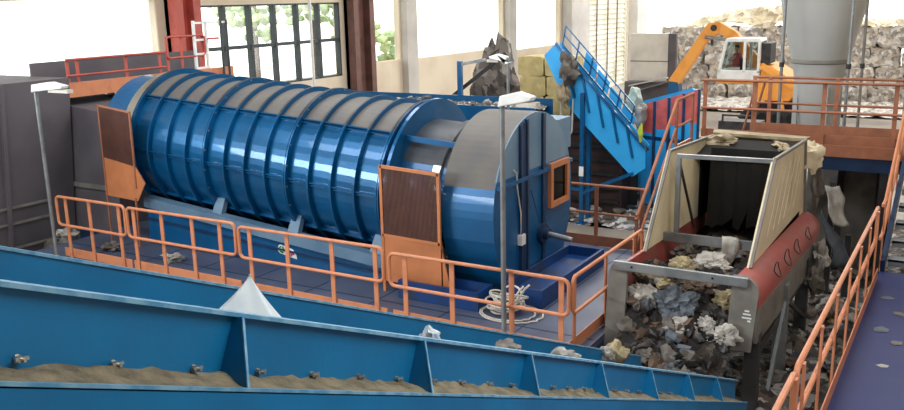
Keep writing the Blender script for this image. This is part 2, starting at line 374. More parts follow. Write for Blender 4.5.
for s in (2.2, 4.2, 6.2, 8.2):
    mb = MB(); ring(mb, s - 0.035, s - 0.006, R0 - 0.02, R0 + 0.11, top=44); ring(mb, s + 0.006, s + 0.035, R0 - 0.02, R0 + 0.11, top=44)
    fl = mb.build('flange_ring', [DRUM, GRIME], tr)
    if s in (4.2, 6.2):
        for j in range(24):
            ph = 2 * math.pi * j / 24 + 0.1
            MB().tube([cp(s - 0.05, R0 + 0.08, ph), cp(s + 0.05, R0 + 0.08, ph)], 0.014, 6).build('bolt', STEEL, fl)
mb = MB(); ring(mb, 2.0, 2.06, 1.1, 1.5); mb.build('end_flange', [DRUM], tr)
mb = MB(); shell(mb, 2.06, 1.42, 2.2, R0); mb.build('end_collar', [DRUM], tr)
mb = MB(); shell(mb, 0.7, 1.14, 2.0, 1.14, top=58); mb.build('inner_drum', [BLUE, GRIME], tr)
mb = MB(); ring(mb, 1.22, 1.36, 1.13, 1.2, top=62); mb.build('roller_ring', [BAND, GRIME], tr)
for ph in (PH, math.pi / 2): brp('tie_bar', BLUE, tr, cp(0.8, 1.32, ph), cp(2.0, 1.32, ph), 0.04, 0.09)
# feed end
mb = MB(); ring(mb, 8.28, 8.55, 1.1, 1.37); mb.build('silver_ring', [BAND], tr)
mb = MB(); shell(mb, 8.55, 1.22, 9.3, 1.22); shell(mb, 9.3, 1.22, 9.32, 0.2); mb.build('feed_collar', [BLUE], tr)
# discharge hood
HC = V((0, 13.0, 1.37)); HR = 1.5
def hood_outline(grow=0.0):
    pts = []
    n = 40
    for i in range(n + 1):
        a = math.pi * i / n; pts.append((13.0 - (HR + grow) * math.cos(a), 1.37 + (HR + grow) * math.sin(a)))
    pts += [(14.47 + grow, 1.0), (14.38 + grow, 0.7), (14.2 + grow, 0.35), (14.02 + grow, 0.08 - grow), (11.98 - grow, 0.08 - grow), (11.8 - grow, 0.35), (11.62 - grow, 0.7), (11.53 - grow, 1.0)]
    return pts
ol = hood_outline(); n = len(ol); mb = MB()
for i in range(n):
    (y0, z0), (y1, z1) = ol[i], ol[(i + 1) % n]
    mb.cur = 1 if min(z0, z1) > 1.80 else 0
    mb.add([(-7.1, y0, z0), (-7.1, y1, z1), (-6.2, y1, z1), (-6.2, y0, z0)], [(0, 3, 2, 1)])
mb.cur = 0; mb.add([(-7.1, a, b) for a, b in ol], [tuple(range(n))])
hood = mb.build('discharge_hood', [BLUE, DUST], tr)
up_ = [(a, b) for a, b in ol if b > 1.85]; lo_ = [(a, b) for a, b in ol if b <= 1.85]
mb = MB(); mb.prism([(-6.2, a, b) for a, b in up_], (0.02, 0, 0)); mb.build('upper_face_plate', DUST_SHEEN, hood, smooth=False)  # paler upper half: reflected light put into the plate colour, plus dust
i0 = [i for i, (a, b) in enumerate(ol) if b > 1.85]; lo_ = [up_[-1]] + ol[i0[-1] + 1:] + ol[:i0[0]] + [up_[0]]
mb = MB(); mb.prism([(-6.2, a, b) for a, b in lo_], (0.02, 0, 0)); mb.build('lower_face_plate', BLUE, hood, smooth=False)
mb = MB(); mb.box(-6.18, -6.12, 11.6, 14.42, 1.82, 1.88); mb.build('cross_bar', BLUE, hood, smooth=False)
mb = MB(); mb.box(-6.18, -6.13, 12.38, 12.44, 0.1, 2.74).box(-6.18, -6.13, 12.6, 12.66, 0.1, 2.8).box(-6.18, -6.15, 12.44, 12.6, 0.1, 2.76); mb.build('seam_channel', NAVY, hood, smooth=False)
mb = MB(); mb.box(-6.18, -6.14, 13.22, 13.32, 0.1, 2.82); mb.build('seam_channel', NAVY, hood, smooth=False)
mb = MB()
Y0, Y1, Z0, Z1 = 13.48, 14.26, 1.15, 1.92
mb.box(-6.18, -6.11, Y0, Y1, Z0, Z0 + 0.09).box(-6.18, -6.11, Y0, Y1, Z1 - 0.09, Z1).box(-6.18, -6.11, Y0, Y0 + 0.1, Z0 + 0.09, Z1 - 0.09).box(-6.18, -6.11, Y1 - 0.1, Y1, Z0 + 0.09, Z1 - 0.09)
iw = mb.build('inspection_frame', GUARD, hood, smooth=False); iw['label'] = 'orange inspection window frame on the drum face'
bx('pane', DGLASS, iw, -6.165, -6.155, Y0 + 0.1, Y1 - 0.1, Z0 + 0.09, Z1 - 0.09)
bx('window_backing', TAN, iw, -6.179, -6.17, Y0 + 0.1, Y1 - 0.1, Z0 + 0.09, Z1 - 0.09)
mb = MB(); mb.tube([(-6.18, 13.2, 0.78), (-6.1, 13.2, 0.78)], 0.17, 16); mb.tube([(-6.1, 13.2, 0.78), (-6.02, 13.2, 0.78)], 0.1, 14)
sh = mb.build('shaft_flange', NAVY, hood)
MB().tube([(-6.05, 13.2, 0.78), (-5.6, 13.2, 0.72)], 0.045, 10).build('shaft', STEEL, sh)
bx('junction_box', WHITE, hood, -6.18, -6.1, 12.32, 12.46, 0.78, 0.95)
MB().tube([(-6.15, 12.39, 0.95), (-6.14, 12.37, 1.3), (-6.14, 12.24, 1.75), (-6.13, 12.2, 2.0), (-6.13, 12.1, 2.06)], 0.012, 6).build('cable', HOSE, hood)
MB().tube([(-6.13, 12.72, 1.62), (-6.13, 13.0, 1.1), (-6.1, 13.15, 0.9)], 0.007, 6).build('chain', DKSTEEL, hood)
bx('back_cover_box', DUST_SHEEN, tr, -6.95, -6.25, 14.05, 14.62, 2.05, 2.6)
# tilted support frame and base skirt
def tz(x): return 0.37 + (-8.42 - x) * 0.083
mb = MB(); mb.bar((-14.2, 11.72, 0.86), (-7.6, 11.72, 0.31), 0.22, 0.2); mb.build('support_beam', DUST_SHEEN, tr, smooth=False)
mb = MB(); mb.bar((-14.2, 14.3, 0.86), (-7.6, 14.3, 0.31), 0.22, 0.2); mb.build('support_beam', DUST_SHEEN, tr, smooth=False)
for x, hgt in ((-12.3, 0.34), (-10.42, 0.36), (-8.6, 0.3)):
    mb = MB(); z = tz(x) + 0.1
    mb.prism([(x - 0.13, 11.66, z - 0.1), (x + 0.13, 11.66, z - 0.1), (x + 0.1, 11.9, z + hgt), (x - 0.1, 11.9, z + hgt)], (0, 0.12, 0)); mb.build('bracket', DUST_SHEEN, tr, smooth=False)
mb = MB(); mb.prism([(-14.2, 11.68, 0.02), (-7.5, 11.68, 0.02), (-7.5, 11.68, 0.24), (-14.2, 11.68, 0.76)], (0, 0.05, 0))
mb.prism([(-14.2, 14.3, 0.02), (-7.5, 14.3, 0.02), (-7.5, 14.3, 0.24), (-14.2, 14.3, 0.76)], (0, 0.05, 0)); skirt = mb.build('base_skirt', BLUE, tr, smooth=False)
mb = MB(); mb.box(-14.2, -7.5, 11.64, 11.68, 0.02, 0.06); mb.bar((-14.2, 11.66, 0.52), (-7.5, 11.66, 0.12), 0.04, 0.025); mb.build('skirt_rail', NAVY, skirt, smooth=False)
# recycling sticker
mb = MB(); cx_, cz_ = -10.5, 0.27
prof = [(cx_ - 0.3 + 0.11 * math.cos(a), cz_ + 0.05 + 0.11 * math.sin(a)) for a in [math.pi / 2 + math.pi * k / 10 for k in range(11)]] + \
       [(cx_ + 0.3, cz_ - 0.14), (cx_ + 0.29, cz_ - 0.06), (cx_ + 0.24, cz_ + 0.02), (cx_ + 0.14, cz_ + 0.09)]
prof = [(cx_ + (a - cx_) * 0.62, cz_ + (b - cz_) * 0.78) for a, b in prof]
mb.prism([(a, 11.675, b) for a, b in prof], (0, -0.006, 0)); st = mb.build('sticker', WHITE, skirt, smooth=False); st['label'] = 'white sticker with green arrows and red lettering'
mb = MB()
for k in range(3):   # three chasing arrows
    a0 = math.radians(90 + 120 * k); pts = []
    c0 = V((cx_ - 0.165, 11.666, cz_ + 0.035))
    for rr, seq in ((0.068, range(0, 6)), (0.036, range(5, -1, -1))):
        for q in seq:
            an = a0 + math.radians(13 * q); pts.append(c0 + V((rr * math.cos(an), 0, rr * math.sin(an))))
    mb.prism(pts, (0, -0.003, 0))
    an = a0 + math.radians(65); rr = 0.052; t_ = V((-math.sin(an), 0, math.cos(an))); n_ = V((math.cos(an), 0, math.sin(an)))
    mb.prism([c0 + n_ * (rr + 0.03), c0 + n_ * (rr - 0.03), c0 + n_ * rr + t_ * 0.05], (0, -0.003, 0))
mb.build('arrow_emblem', GREEN, st, smooth=False)
mb = MB(); x = cx_ + 0.03
for x, strokes in ((cx_ - 0.04, [(0, 0, .025, .15), (.025, .12, .07, .15), (.06, .07, .085, .13), (.025, .06, .07, .085), (.05, 0, .08, .06)]), (cx_ + 0.055, [(0, 0, .022, .1), (.022, .075, .06, .1), (.022, .035, .055, .06), (.05, .05, .07, .09)])):
    for (u0, v0, u1, v1) in strokes: mb.box(x + u0, x + u1, 11.663, 11.668, cz_ - 0.07 + v0 * 0.85, cz_ - 0.07 + v1 * 0.85)
mb.build('lettering', REDINK, st, smooth=False)
# tray skids under the hood
TRAYM = mat('deep_blue_tray_paint', (14, 62, 124), 0.5, 0.1, (40, 56, 84), 2, .5, .7)
def tray(x0, x1, y0, y1, z1):
    mb = MB(); t = 0.05
    mb.box(x0, x1, y0, y0 + t, 0.005, z1).box(x0, x1, y1 - t, y1, 0.005, z1).box(x0, x0 + t, y0 + t, y1 - t, 0.005, z1).box(x1 - t, x1, y0 + t, y1 - t, 0.005, z1).box(x0 + t, x1 - t, y0 + t, y1 - t, 0.005, z1 * 0.45)
    return mb.build('base_tray', TRAYM, tr, smooth=False)
tray(-7.75, -6.28, 11.15, 11.66, 0.3); tray(-6.16, -5.45, 11.7, 14.3, 0.3)

# ------------------------------------------------------------------ mesh guards beside the drum
def wire_mesh(parent, x0, x1, zl, zr, yy, z_top_l, z_top_r, nx, nz):
    mb = MB()
    for i in range(nx + 1):
        f = i / nx; x = x0 + (x1 - x0) * f; a = zl + (zr - zl) * f; b = z_top_l + (z_top_r - z_top_l) * f
        mb.box(x - 0.0075, x + 0.0075, yy - 0.004, yy + 0.004, a, b)
    for j in range(nz + 1):
        g = j / nz; p = V((x0, yy + 0.006, zl + (z_top_l - zl) * g)); q = V((x1, yy + 0.006, zr + (z_top_r - zr) * g))
        mb.bar(p, q, 0.006, 0.012)
    return mb.build('wire_mesh', MESH, parent, smooth=False)
g = thing('mesh_guard', (-7.6, 11.35, 0), 'orange framed guard with brown wire mesh beside the drum discharge hood', 'guard')
Y = 11.35
wire_mesh(g, -8.13, -7.07, 0.96, 0.93, Y, 2.1, 2.05, 44, 46)
mb = MB(); mb.bar((-8.15, Y, 2.1), (-7.05, Y, 2.05), 0.04, 0.05); mb.bar((-8.15, Y, 0), (-8.15, Y, 2.12), 0.05, 0.04, (0, 1, 0)); mb.bar((-7.06, Y, 0), (-7.06, Y, 2.07), 0.05, 0.04, (0, 1, 0)); mb.bar((-8.15, Y, 0.96), (-7.05, Y, 0.93), 0.04, 0.05)
mb.build('frame', GUARD, g, smooth=False)
bx('lower_plate', GUARD, g, -8.13, -7.07, Y - 0.008, Y + 0.012, 0.18, 0.95)
mb = MB(); mb.prism([(-7.04, Y, 0.96), (-7.04, Y, 0.12), (-7.04, Y + 0.2, 0.12)], (0.02, 0, 0)); mb.prism([(-7.04, Y, 0.9), (-7.04, Y, 0.02), (-6.84, Y, 0.02)], (0, 0.02, 0)); mb.build('side_bracket', GUARD, g, smooth=False)
g = thing('mesh_guard', (-14.5, 11.35, 0), 'orange guard with fine brown mesh at the far left end of the drum', 'guard')
wire_mesh(g, -14.95, -14.05, 1.77, 1.65, Y, 2.8, 2.7, 40, 46)
mb = MB(); mb.bar((-14.96, Y, 2.8), (-14.03, Y, 2.7), 0.03, 0.035); mb.bar((-14.96, Y, 0), (-14.93, Y, 2.81), 0.035, 0.03, (0, 1, 0)); mb.bar((-14.05, Y, 1.2), (-14.03, Y, 2.71), 0.035, 0.03, (0, 1, 0)); mb.bar((-14.12, Y, 0), (-14.1, Y, 1.0), 0.035, 0.03, (0, 1, 0))
mb.build('frame', ORANGE_SHADED, g, smooth=False)
MB().prism([(-14.96, Y + 0.02, 1.76), (-14.03, Y + 0.02, 1.63), (-13.79, Y + 0.02, 1.32), (-14.05, Y + 0.02, 0.94), (-15.0, Y + 0.02, 0.98)], (0, -0.02, 0)).build('lower_plate', GUARD, g, smooth=False)

# ------------------------------------------------------------------ lamp posts
def lamp_post(base, h, label, headlen):
    b = V(base); r_ = thing('lamp_post', b, label, 'lamp', )
    MB().tube([b, b + V((0, 0, h))], 0.036, 10).build('pole', STEEL, r_)
    bx('base_plate', STEEL, r_, b.x - 0.09, b.x + 0.09, b.y - 0.05, b.y + 0.09, b.z, b.z + 0.012)
    t = b + V((0, 0, h))
    mb = MB(); mb.prism([t + V(p) for p in ((-0.03, 0, -0.12), (0.0, 0, 0.03), (headlen * 0.55, 0, 0.09), (headlen, 0, 0.03), (headlen * 0.95, 0, -0.02), (0.04, 0, -0.1))], (0, 0.16, 0))
    hd = mb.build('lamp_head', WHITE, r_, smooth=False, bevel=0.015)
    hd.location.y -= 0.08
    MB().box(t.x + headlen * 0.5, t.x + headlen * 1.12, t.y - 0.06, t.y + 0.06, t.z - 0.1, t.z - 0.04).build('light_tube', HOSE, r_, smooth=False)
    return r_
lamp_post((-5.27, 10.08, 0), 3.44, 'tall grey lamp post in front of the drum face, foot by the hose coil', 0.46)
lamp_post((-14.98, 10.08, 0), 3.3, 'thin grey lamp post at the left end of the front platform railing', 0.9)
lamp_post((-9.25, 18.0, FZ), 4.36, 'pale lamp post behind the drum, in front of the straw-coloured bales', -0.46)

# ------------------------------------------------------------------ hose coil on the platform
hc = thing('hose_coil', (-5.95, 11.3, 0), 'heap of coiled pale hose lying on the platform floor below the drum face', 'hose')
mb = MB()
for k in range(15):
    pts = []; r = 0.15 + 0.13 * random.random(); ox, oy = random.uniform(-.1, .1), random.uniform(-.08, .08); ph = random.random() * 6; tl = random.uniform(.05, .32)
    for i in range(28):
        a = 2 * math.pi * i / 28; pts.append((-5.83 + ox + r * math.cos(a), 11.3 + oy + r * math.sin(a) * 0.9, 0.03 + k * 0.011 + tl * 0.4 * (1 + math.sin(a + ph))))
    mb.tube(pts, 0.016, 6, closed=True)
mb.build('loops', HOSE, hc)
mb = MB()
for r, ox in ((0.42, 0), (0.5, 0.05)):
    pts = [(-5.83 + ox + r * math.cos(2 * math.pi * i / 36) * (1 + .05 * math.sin(3 * i)), 11.3 + r * 0.8 * math.sin(2 * math.pi * i / 36), 0.017) for i in range(36)]
    mb.tube(pts, 0.014, 6, closed=True)
mb.tube([(-5.68, 11.35, 0.25), (-5.6, 11.4, 0.4), (-5.54, 11.45, 0.46)], 0.018, 6); mb.tube([(-5.74, 11.3, 0.25), (-5.64, 11.32, 0.4), (-5.6, 11.36, 0.46)], 0.018, 6)
mb.build('loose_end', HOSE, hc)

# ------------------------------------------------------------------ belt conveyor in the foreground
SL = -0.4336
def cz(yv): return 3.986 + (yv - 1.304) * SL      # height of the near wall's top edge
YA, YB = -0.6, 10.3; DV = V((0, 1, SL)); DN = DV.normalized()
cv = thing('belt_conveyor', (-2.8, 10.3, FZ), 'long blue trough conveyor crossing the foreground with gussets and bolts on its side', 'conveyor')
def cpr(name, m, poly, parent=cv, y0=YA, y1=YB):   # outline given as (x, height above the near top edge)
    mb = MB(); mb.prism([(x, y0, cz(y0) + dz) for x, dz in poly], DV * (y1 - y0)); return mb.build(name, m, parent, smooth=False)
near = cpr('near_wall', CONV, [(-2.2, 0), (-2.215, 0), (-2.215, -0.3), (-2.2, -0.3)])
edge = cpr('top_flange', CONVL, [(-2.25, -0.008), (-2.17, -0.008), (-2.17, 0.008), (-2.25, 0.008)], near)
cpr('far_wall', CONV, [(-3.3, 0.075), (-3.315, 0.075), (-3.315, -0.3), (-3.3, -0.3)], y1=10.0)
cpr('far_top_flange', CONVL, [(-3.36, 0.07), (-3.29, 0.07), (-3.29, 0.085), (-3.36, 0.085)], y1=10.0)
cpr('belt', BLACK, [(-2.3, -0.16), (-2.3, -0.19), (-2.75, -0.26), (-3.2, -0.19), (-3.2, -0.16), (-2.75, -0.23)])
cpr('ledge', CONV, [(-2.2, -0.262), (-2.05, -0.262), (-2.05, -0.274), (-2.2, -0.274)])
cpr('side_beam', CONV, [(-2.05, -0.262), (-2.065, -0.262), (-2.065, -0.62), (-2.05, -0.62)])
cpr('beam_lip', CONVL, [(-2.046, -0.256), (-2.062, -0.256), (-2.062, -0.268), (-2.046, -0.268)])
for k in range(8):
    yv = 0.93 + 1.175 * k + 0.03
    mb = MB(); o = V((-2.2, yv, cz(yv)))
    lo = V((0, -0.1, -0.262 + 0.1 * -SL))
    mb.prism([o + V((0, 0, -0.005)), o + V((0.04, 0, -0.005)), o + lo + V((0.14, 0, 0)), o + lo], DN * 0.012); mb.build('gusset', CONV, near, smooth=False)
    mb = MB(); mb.bar(o + V((0.041, 0.004, -0.01)), o + lo + V((0.141, 0.004, 0.004)), 0.012, 0.005, (1, 0, 0)); mb.build('gusset_edge', CONVL, near, smooth=False)
for yv in [1.32, 1.62, 1.93, 2.23, 2.53, 2.83, 3.12, 3.42, 3.7, 4.0, 4.28, 4.86, 5.12, 5.4, 6.0, 6.3, 6.6, 7.2, 7.5]:
    mb = MB(); o = V((-2.2, yv, cz(yv) - 0.215)); mb.tube([o, o + V((0.004, 0, 0))], 0.013, 10); mb.tube([o + V((0.004, 0, 0)), o + V((0.016, 0, 0))], 0.011, 6); mb.tube([o, o + V((0.04, 0, 0))], 0.005, 6); mb.obox(o + V((0.024, 0, 0.004)), (0.004, 0, 0), (0, 0.02, -0.004), (0, 0, 0.005))
    mb.build('bolt', BAND, near)
for x in (-3.25, -2.1):
    for yv in (1.5, 6.0): bx('support_leg', NAVY, cv, x - 0.06, x + 0.06, yv - 0.06, yv + 0.06, FZ, cz(yv) - 0.62)
mb = MB()   # dirt lying along the ledge
NY = 260
for i in range(NY):
    y0 = YA + (YB - 0.3 - YA) * i / NY; y1 = YA + (YB - 0.3 - YA) * (i + 1) / NY
    def hh(yv, f):
        k = noise.noise(V((yv * 2.1, f * 3, 1.3))) * 0.5 + noise.noise(V((yv * 9, f * 6, 4.3))) * 0.7 + noise.noise(V((yv * 23, f * 9, 4.3))) * 0.4
        return max(0.004, (0.026 + 0.036 * k) * (1 - f) + 0.004)
    for j in range(5):
        f0, f1 = j / 5, (j + 1) / 5; x0, x1 = -2.2 + 0.135 * f0, -2.2 + 0.135 * f1; B = -0.262
        mb.add([(x0, y0, cz(y0) + B + hh(y0, f0)), (x1, y0, cz(y0) + B + hh(y0, f1)), (x1, y1, cz(y1) + B + hh(y1, f1)), (x0, y1, cz(y1) + B + hh(y1, f0))], [(0, 1, 2, 3)])
tag(mb.build('dirt_ridge', DIRT, None), 'ridge of crumbly pale dirt lying on the conveyor ledge', 'dirt', kind='stuff')

def scrap(name, m, c, rad, seed, label, cat, group=None, amp=0.55, sub=3, freq=1.5, rz=None, tilt=None):
    rnd = random.Random(seed)
    rot = Matrix.Rotation(rnd.uniform(0, 6.28) if rz is None else rz, 3, 'Z') @ Matrix.Rotation(rnd.uniform(-.6, .6) if tilt is None else tilt, 3, 'X')
    o = MB().ico(c, rad, sub, amp, seed * 1.37 + 0.5, freq, rot).build(name, m, None)
    return tag(o, label, cat, group)
# sheets and scraps sticking up out of the trough
mb = MB(); P = V((-2.5, 2.535, 0)); zt = cz(2.5)
NN = 14; vs = []; fs = []
for j in range(NN + 1):
    f = j / NN
    for i in range(25):
        a = 2 * math.pi * i / 24; rr = 0.34 * f ** 1.15 * (1 + 0.2 * math.sin(5 * a) * f + 0.1 * math.sin(9 * a + 1) * f)
        yy = P.y + 0.02 * f + rr * math.cos(a) * (1.25 if math.cos(a) < 0 else 0.8); xx = P.x + rr * 0.55 * math.sin(a)
        vs.append((xx, yy, zt + 0.15 - 0.34 * f ** 0.95 + (yy - P.y) * SL * 0.9 + 0.01 * math.sin(7 * a) * f))
for j in range(NN):
    for i in range(24): fs.append((j * 25 + i, j * 25 + i + 1, (j + 1) * 25 + i + 1, (j + 1) * 25 + i))
mb.add(vs, fs); o = mb.build('plastic_sheet', mat('pale_blue_white_film', (200, 214, 222), 0.4, 0.0, (176, 196, 208), 6), None); so = o.modifiers.new('thickness', 'SOLIDIFY'); so.thickness = 0.006
tag(o, 'large peaked sheet of pale plastic sticking up out of the blue trough', 'plastic sheet')
scrap('plastic_scrap', MATS['pale_blue_white_film'], (-2.55, 3.97, cz(3.97) - 0.03), (0.05, 0.07, 0.08), 3, 'small white plastic peak in the middle of the blue trough', 'plastic scrap')
scrap('plastic_scrap', WPLAS, (-2.6, 6.0, cz(6.0) - 0.04), (0.08, 0.13, 0.08), 4, 'white film lump in the trough just before the hopper, left of the paler scraps', 'plastic scrap')
scrap('plastic_scrap', GPLAS, (-2.7, 5.2, cz(5.2) - 0.03), (0.1, 0.2, 0.06), 5, 'flat greyish film in the trough beside the white lump', 'plastic scrap')
scrap('plastic_scrap', WPLAS, (-3.28, 8.7, cz(8.7) + 0.02), (0.08, 0.1, 0.11), 6, 'cream scrap hanging over the far trough wall at the left hopper cheek', 'plastic scrap')
scrap('plastic_scrap', YPLAS, (-3.3, 9.1, cz(9.1) + 0.05), (0.1, 0.14, 0.16), 8, 'straw-coloured scrap beside the left hopper cheek at the trough end', 'plastic scrap')

# ------------------------------------------------------------------ red hopper feeder
XL, XR, YF = -4.0, -2.4, 11.2
hp = thing('feed_hopper', (-3.2, 13.5, FZ), 'long open hopper with red skirts, cream side panels and a grey front bar', 'hopper')
MB().prism([(XL, YF + 0.1, 0.45), (XL, YF + 0.1, 1.05), (XL, 16, 0.88), (XL, 16, 0.3)], (-0.05, 0, 0)).build('side_skirt', RED, hp, smooth=False)
# right skirt: red rolled top over a grey lower band
sk = MB(); n = 8; prof = [(-2.47, 1.1)] + [(-2.47 + 0.3 * math.sin(math.pi / 2 * k / n), 0.8 + 0.3 * math.cos(math.pi / 2 * k / n)) for k in range(1, n + 1)] + [(-2.17, 0.68), (-2.2, 0.68), (-2.47, 0.98)]
sk.prism([(x, YF + 0.05, z) for x, z in prof], (0.03, 4.75, -0.16)); sk.build('side_skirt', RED, hp)
MB().prism([(-2.165, YF + 0.05, 0.7), (-2.165, YF + 0.05, 0.22), (-2.21, YF + 0.05, 0.22), (-2.21, YF + 0.05, 0.7)], (0.03, 4.75, -0.16)).build('lower_band', GREYP, hp, smooth=False)
# front cheeks with rounded shoulders
def cheek(x0, x1, sgn, zb, lean):
    pts = [(x0, 1.12)]
    for k in range(7):
        a = math.pi / 2 * k / 6; pts.append((x1 - sgn * 0.22 + sgn * 0.22 * math.sin(a), 0.9 + 0.22 * math.cos(a)))
    pts += [(x1 + sgn * lean, zb), (x0 + sgn * lean, zb)]
    return MB().prism([(x, YF, z) for x, z in pts], (0, 0.06, 0))
cheek(-2.5, -2.17, 1, 0.1, -0.06).build('cheek_plate', GREYP, hp, smooth=False)
cheek(-3.92, -4.2, -1, -0.32, 0.06).build('cheek_plate', GREYP, hp, smooth=False)
mb = MB(); mb.prism([(-4.2, YF + 0.065, 0.9), (-4.26, YF + 0.065, -0.32), (-4.26, YF + 0.9, -0.32), (-4.2, YF + 0.9, 0.9)], (0.04, 0, 0)); mb.build('cheek_side', GREYP, hp, smooth=False)
mb = MB(); 
for k, (dx, dz, wd) in enumerate(((0, 0, .05), (0, .045, .03), (0.0, -.05, .06), (0.03, -.09, .02))): mb.box(-2.3 + dx - wd, -2.3 + dx + wd, YF - 0.004, YF, 0.62 + dz - 0.01, 0.62 + dz + 0.012)
mb.build('chalk_mark', WHITE, hp, smooth=False)
fb = MB().box(-4.12, -2.3, YF - 0.05, YF - 0.0, 0.99, 1.12).build('front_bar', STEEL, hp, smooth=False, bevel=0.01)
mb = MB()
for x in (-3.85, -2.75): mb.tube([(x, YF - 0.056, 1.06), (x, YF - 0.05, 1.06)], 0.016, 8)
mb.build('bolts', BLACK, fb)
def panel(name, x, th, pts):
    return MB().prism([(x, a, b) for a, b in pts], (th, 0, 0)).build(name, CREAM, hp, smooth=False)
LP = [(12.05, 1.03), (13.1, 2.36), (15.6, 2.24), (15.9, 0.9)]; RP = [(11.75, 1.08), (13.0, 2.36), (15.55, 2.26), (15.95, 0.9)]
pL = panel('side_panel', -4.0, 0.03, LP); pR = panel('side_panel', -2.42, -0.03, RP)
for P_, x in ((LP, -3.96), (RP, -2.4)):
    mb = MB()
    for i in range(3): mb.bar((x, *P_[i]), (x, *P_[i + 1]), 0.04, 0.04, (1, 0, 0))
    mb.build('panel_edge', GREYP, hp, smooth=False)
mb = MB()
for i in range(1, 9):   # lightly pressed diagonal ribs in the cream sheet
    y0 = 12.2 + i * 0.4
    mb.bar((-2.418, y0 + 0.25, 1.25), (-2.418, min(15.5, y0 + 1.0), 2.1), 0.0015, 0.006, (1, 0, 0))
mb.build('pressed_ribs', CREAM, pR, smooth=False)
mb = MB(); mb.bar((-3.82, 13.0, 2.31), (-2.43, 13.0, 2.33), 0.06, 0.06); mb.build('portal_bar', STEEL, hp, smooth=False)
brp('portal_post', STEEL, hp, (-3.79, 13.0, 0.95), (-3.79, 13.0, 2.3), 0.07, 0.07)
brp('portal_brace', DKSTEEL, hp, (-3.79, 13.05, 2.2), (-3.79, 14.0, 0.95), 0.03, 0.04)
brp('portal_sill', STEEL, hp, (-3.97, 12.95, 1.05), (-2.45, 12.95, 1.05), 0.06, 0.14)
# dark back, top strip and rubber curtain
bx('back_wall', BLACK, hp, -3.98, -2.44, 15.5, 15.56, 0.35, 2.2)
MB().prism([(-3.99, 15.72, 2.28), (-2.43, 15.72, 2.26), (-2.4, 15.95, 2.26), (-4.03, 15.95, 2.3)], (0, 0, -0.05)).build('top_cover', TAN, hp, smooth=False)
MB().prism([(-4.03, 15.96, 2.3), (-2.4, 15.96, 2.26), (-2.4, 15.96, 2.08), (-4.03, 15.96, 2.12)], (0, 0.02, 0)).build('cover_edge', TAN, hp, smooth=False)
for k in range(6):
    x = -3.72 + k * 0.215
    mb = MB(); mb.prism([(x, 14.6, 2.2), (x + 0.225, 14.62, 2.2), (x + 0.225, 14.5, 0.95 + 0.12 * (k % 3)), (x + 0.1, 14.46, 0.86 + 0.1 * (k % 2)), (x, 14.48, 0.9)], (0, 0.02, 0)); mb.build('curtain_strip', BLACK, hp, smooth=False)
MB().prism([(XL, YF + 0.15, 0.5), (XR, YF + 0.15, 0.5), (XR, 15.5, 0.62), (XL, 15.5, 0.62)], (0, 0, -0.08)).build('feed_belt', BLACK, hp, smooth=False)
bx('shade_sheet', BLACK, hp, -3.965, -3.955, 14.85, 15.5, 0.9, 2.1)  # black sheet standing in for the shade deep inside the hopper
MB().prism([(-3.96, 14.5, 2.05), (-2.46, 14.5, 2.05), (-2.46, 15.5, 2.2), (-3.96, 15.5, 2.2)], (0, 0, -0.03)).build('shade_roof', BLACK, hp, smooth=False)  # added roof sheet that keeps light off the hopper back
bx('inner_lining', RED, hp, -2.46, -2.42, YF + 0.1, 15.5, 0.55, 1.05)
for x, yv, zt, m in ((-2.25, 11.45, 0.3, DKSTEEL), (-2.2, 13.1, 0.5, STEEL), (-2.2, 14.9, 0.4, DKSTEEL), (-4.0, 11.6, 0.4, DKSTEEL), (-4.0, 14.9, 0.4, DKSTEEL)):
    bx('support_leg', m, hp, x - 0.09, x + 0.09, yv - 0.09, yv + 0.09, FZ, zt)
brp('leg_brace', STEEL, hp, (-2.14, 11.9, -0.95), (-2.14, 13.1, 0.3), 0.05, 0.07); brp('leg_brace', DKSTEEL, hp, (-2.14, 13.2, 0.2), (-2.14, 14.9, -0.6), 0.05, 0.06)
brp('leg_beam', DKSTEEL, hp, (-2.2, 11.5, 0.05), (-2.2, 15.0, 0.12), 0.08, 0.12)
for t0, rr in ((1.0, .1), (1.75, .12), (2.5, .11), (3.5, .1)):   # rings of tie wire hanging on the red skirt
    zc = 0.98 - 0.034 * t0
    pts = [(-2.2 + 0.035 + 0.01 * math.cos(2 * math.pi * k / 20) + 0.06 * max(0, -math.sin(2 * math.pi * k / 20)), 11.3 + t0 + rr * math.cos(2 * math.pi * k / 20), zc + rr * math.sin(2 * math.pi * k / 20)) for k in range(20)]
    MB().tube(pts, 0.008, 6, closed=True).build('tie_wire', DKSTEEL, hp)

# ------------------------------------------------------------------ refuse in and under the hopper
def heap(name, m, fn, nu, nv, label, cat):
    mb = MB(); vs = [fn(i / nu, j / nv) for j in range(nv + 1) for i in range(nu + 1)]
    fs = [(j * (nu + 1) + i, j * (nu + 1) + i + 1, (j + 1) * (nu + 1) + i + 1, (j + 1) * (nu + 1) + i) for j in range(nv) for i in range(nu)]
    # close it down to a base so that it is a solid heap
    mb.add(vs, fs)
    return tag(mb.build(name, m, None), label, cat, kind='stuff')
def fall(u, v):   # the face of refuse tumbling from the feed belt onto the trough
    x = -3.95 + 1.5 * u; k = 0.16 * noise.noise(V((x * 3, v * 5, 0.3))) + 0.1 * noise.noise(V((x * 8, v * 12, 2.3)))
    yv = 11.75 - 1.35 * v ** 1.2 + k * 0.6; z = 0.92 - 1.2 * v + k
    return V((x, yv, max(z, cz(yv) - 0.22)))
heap('refuse_fall', TRASHD, fall, 60, 60, 'dark mass of refuse tumbling under the grey front bar into the trough', 'refuse')
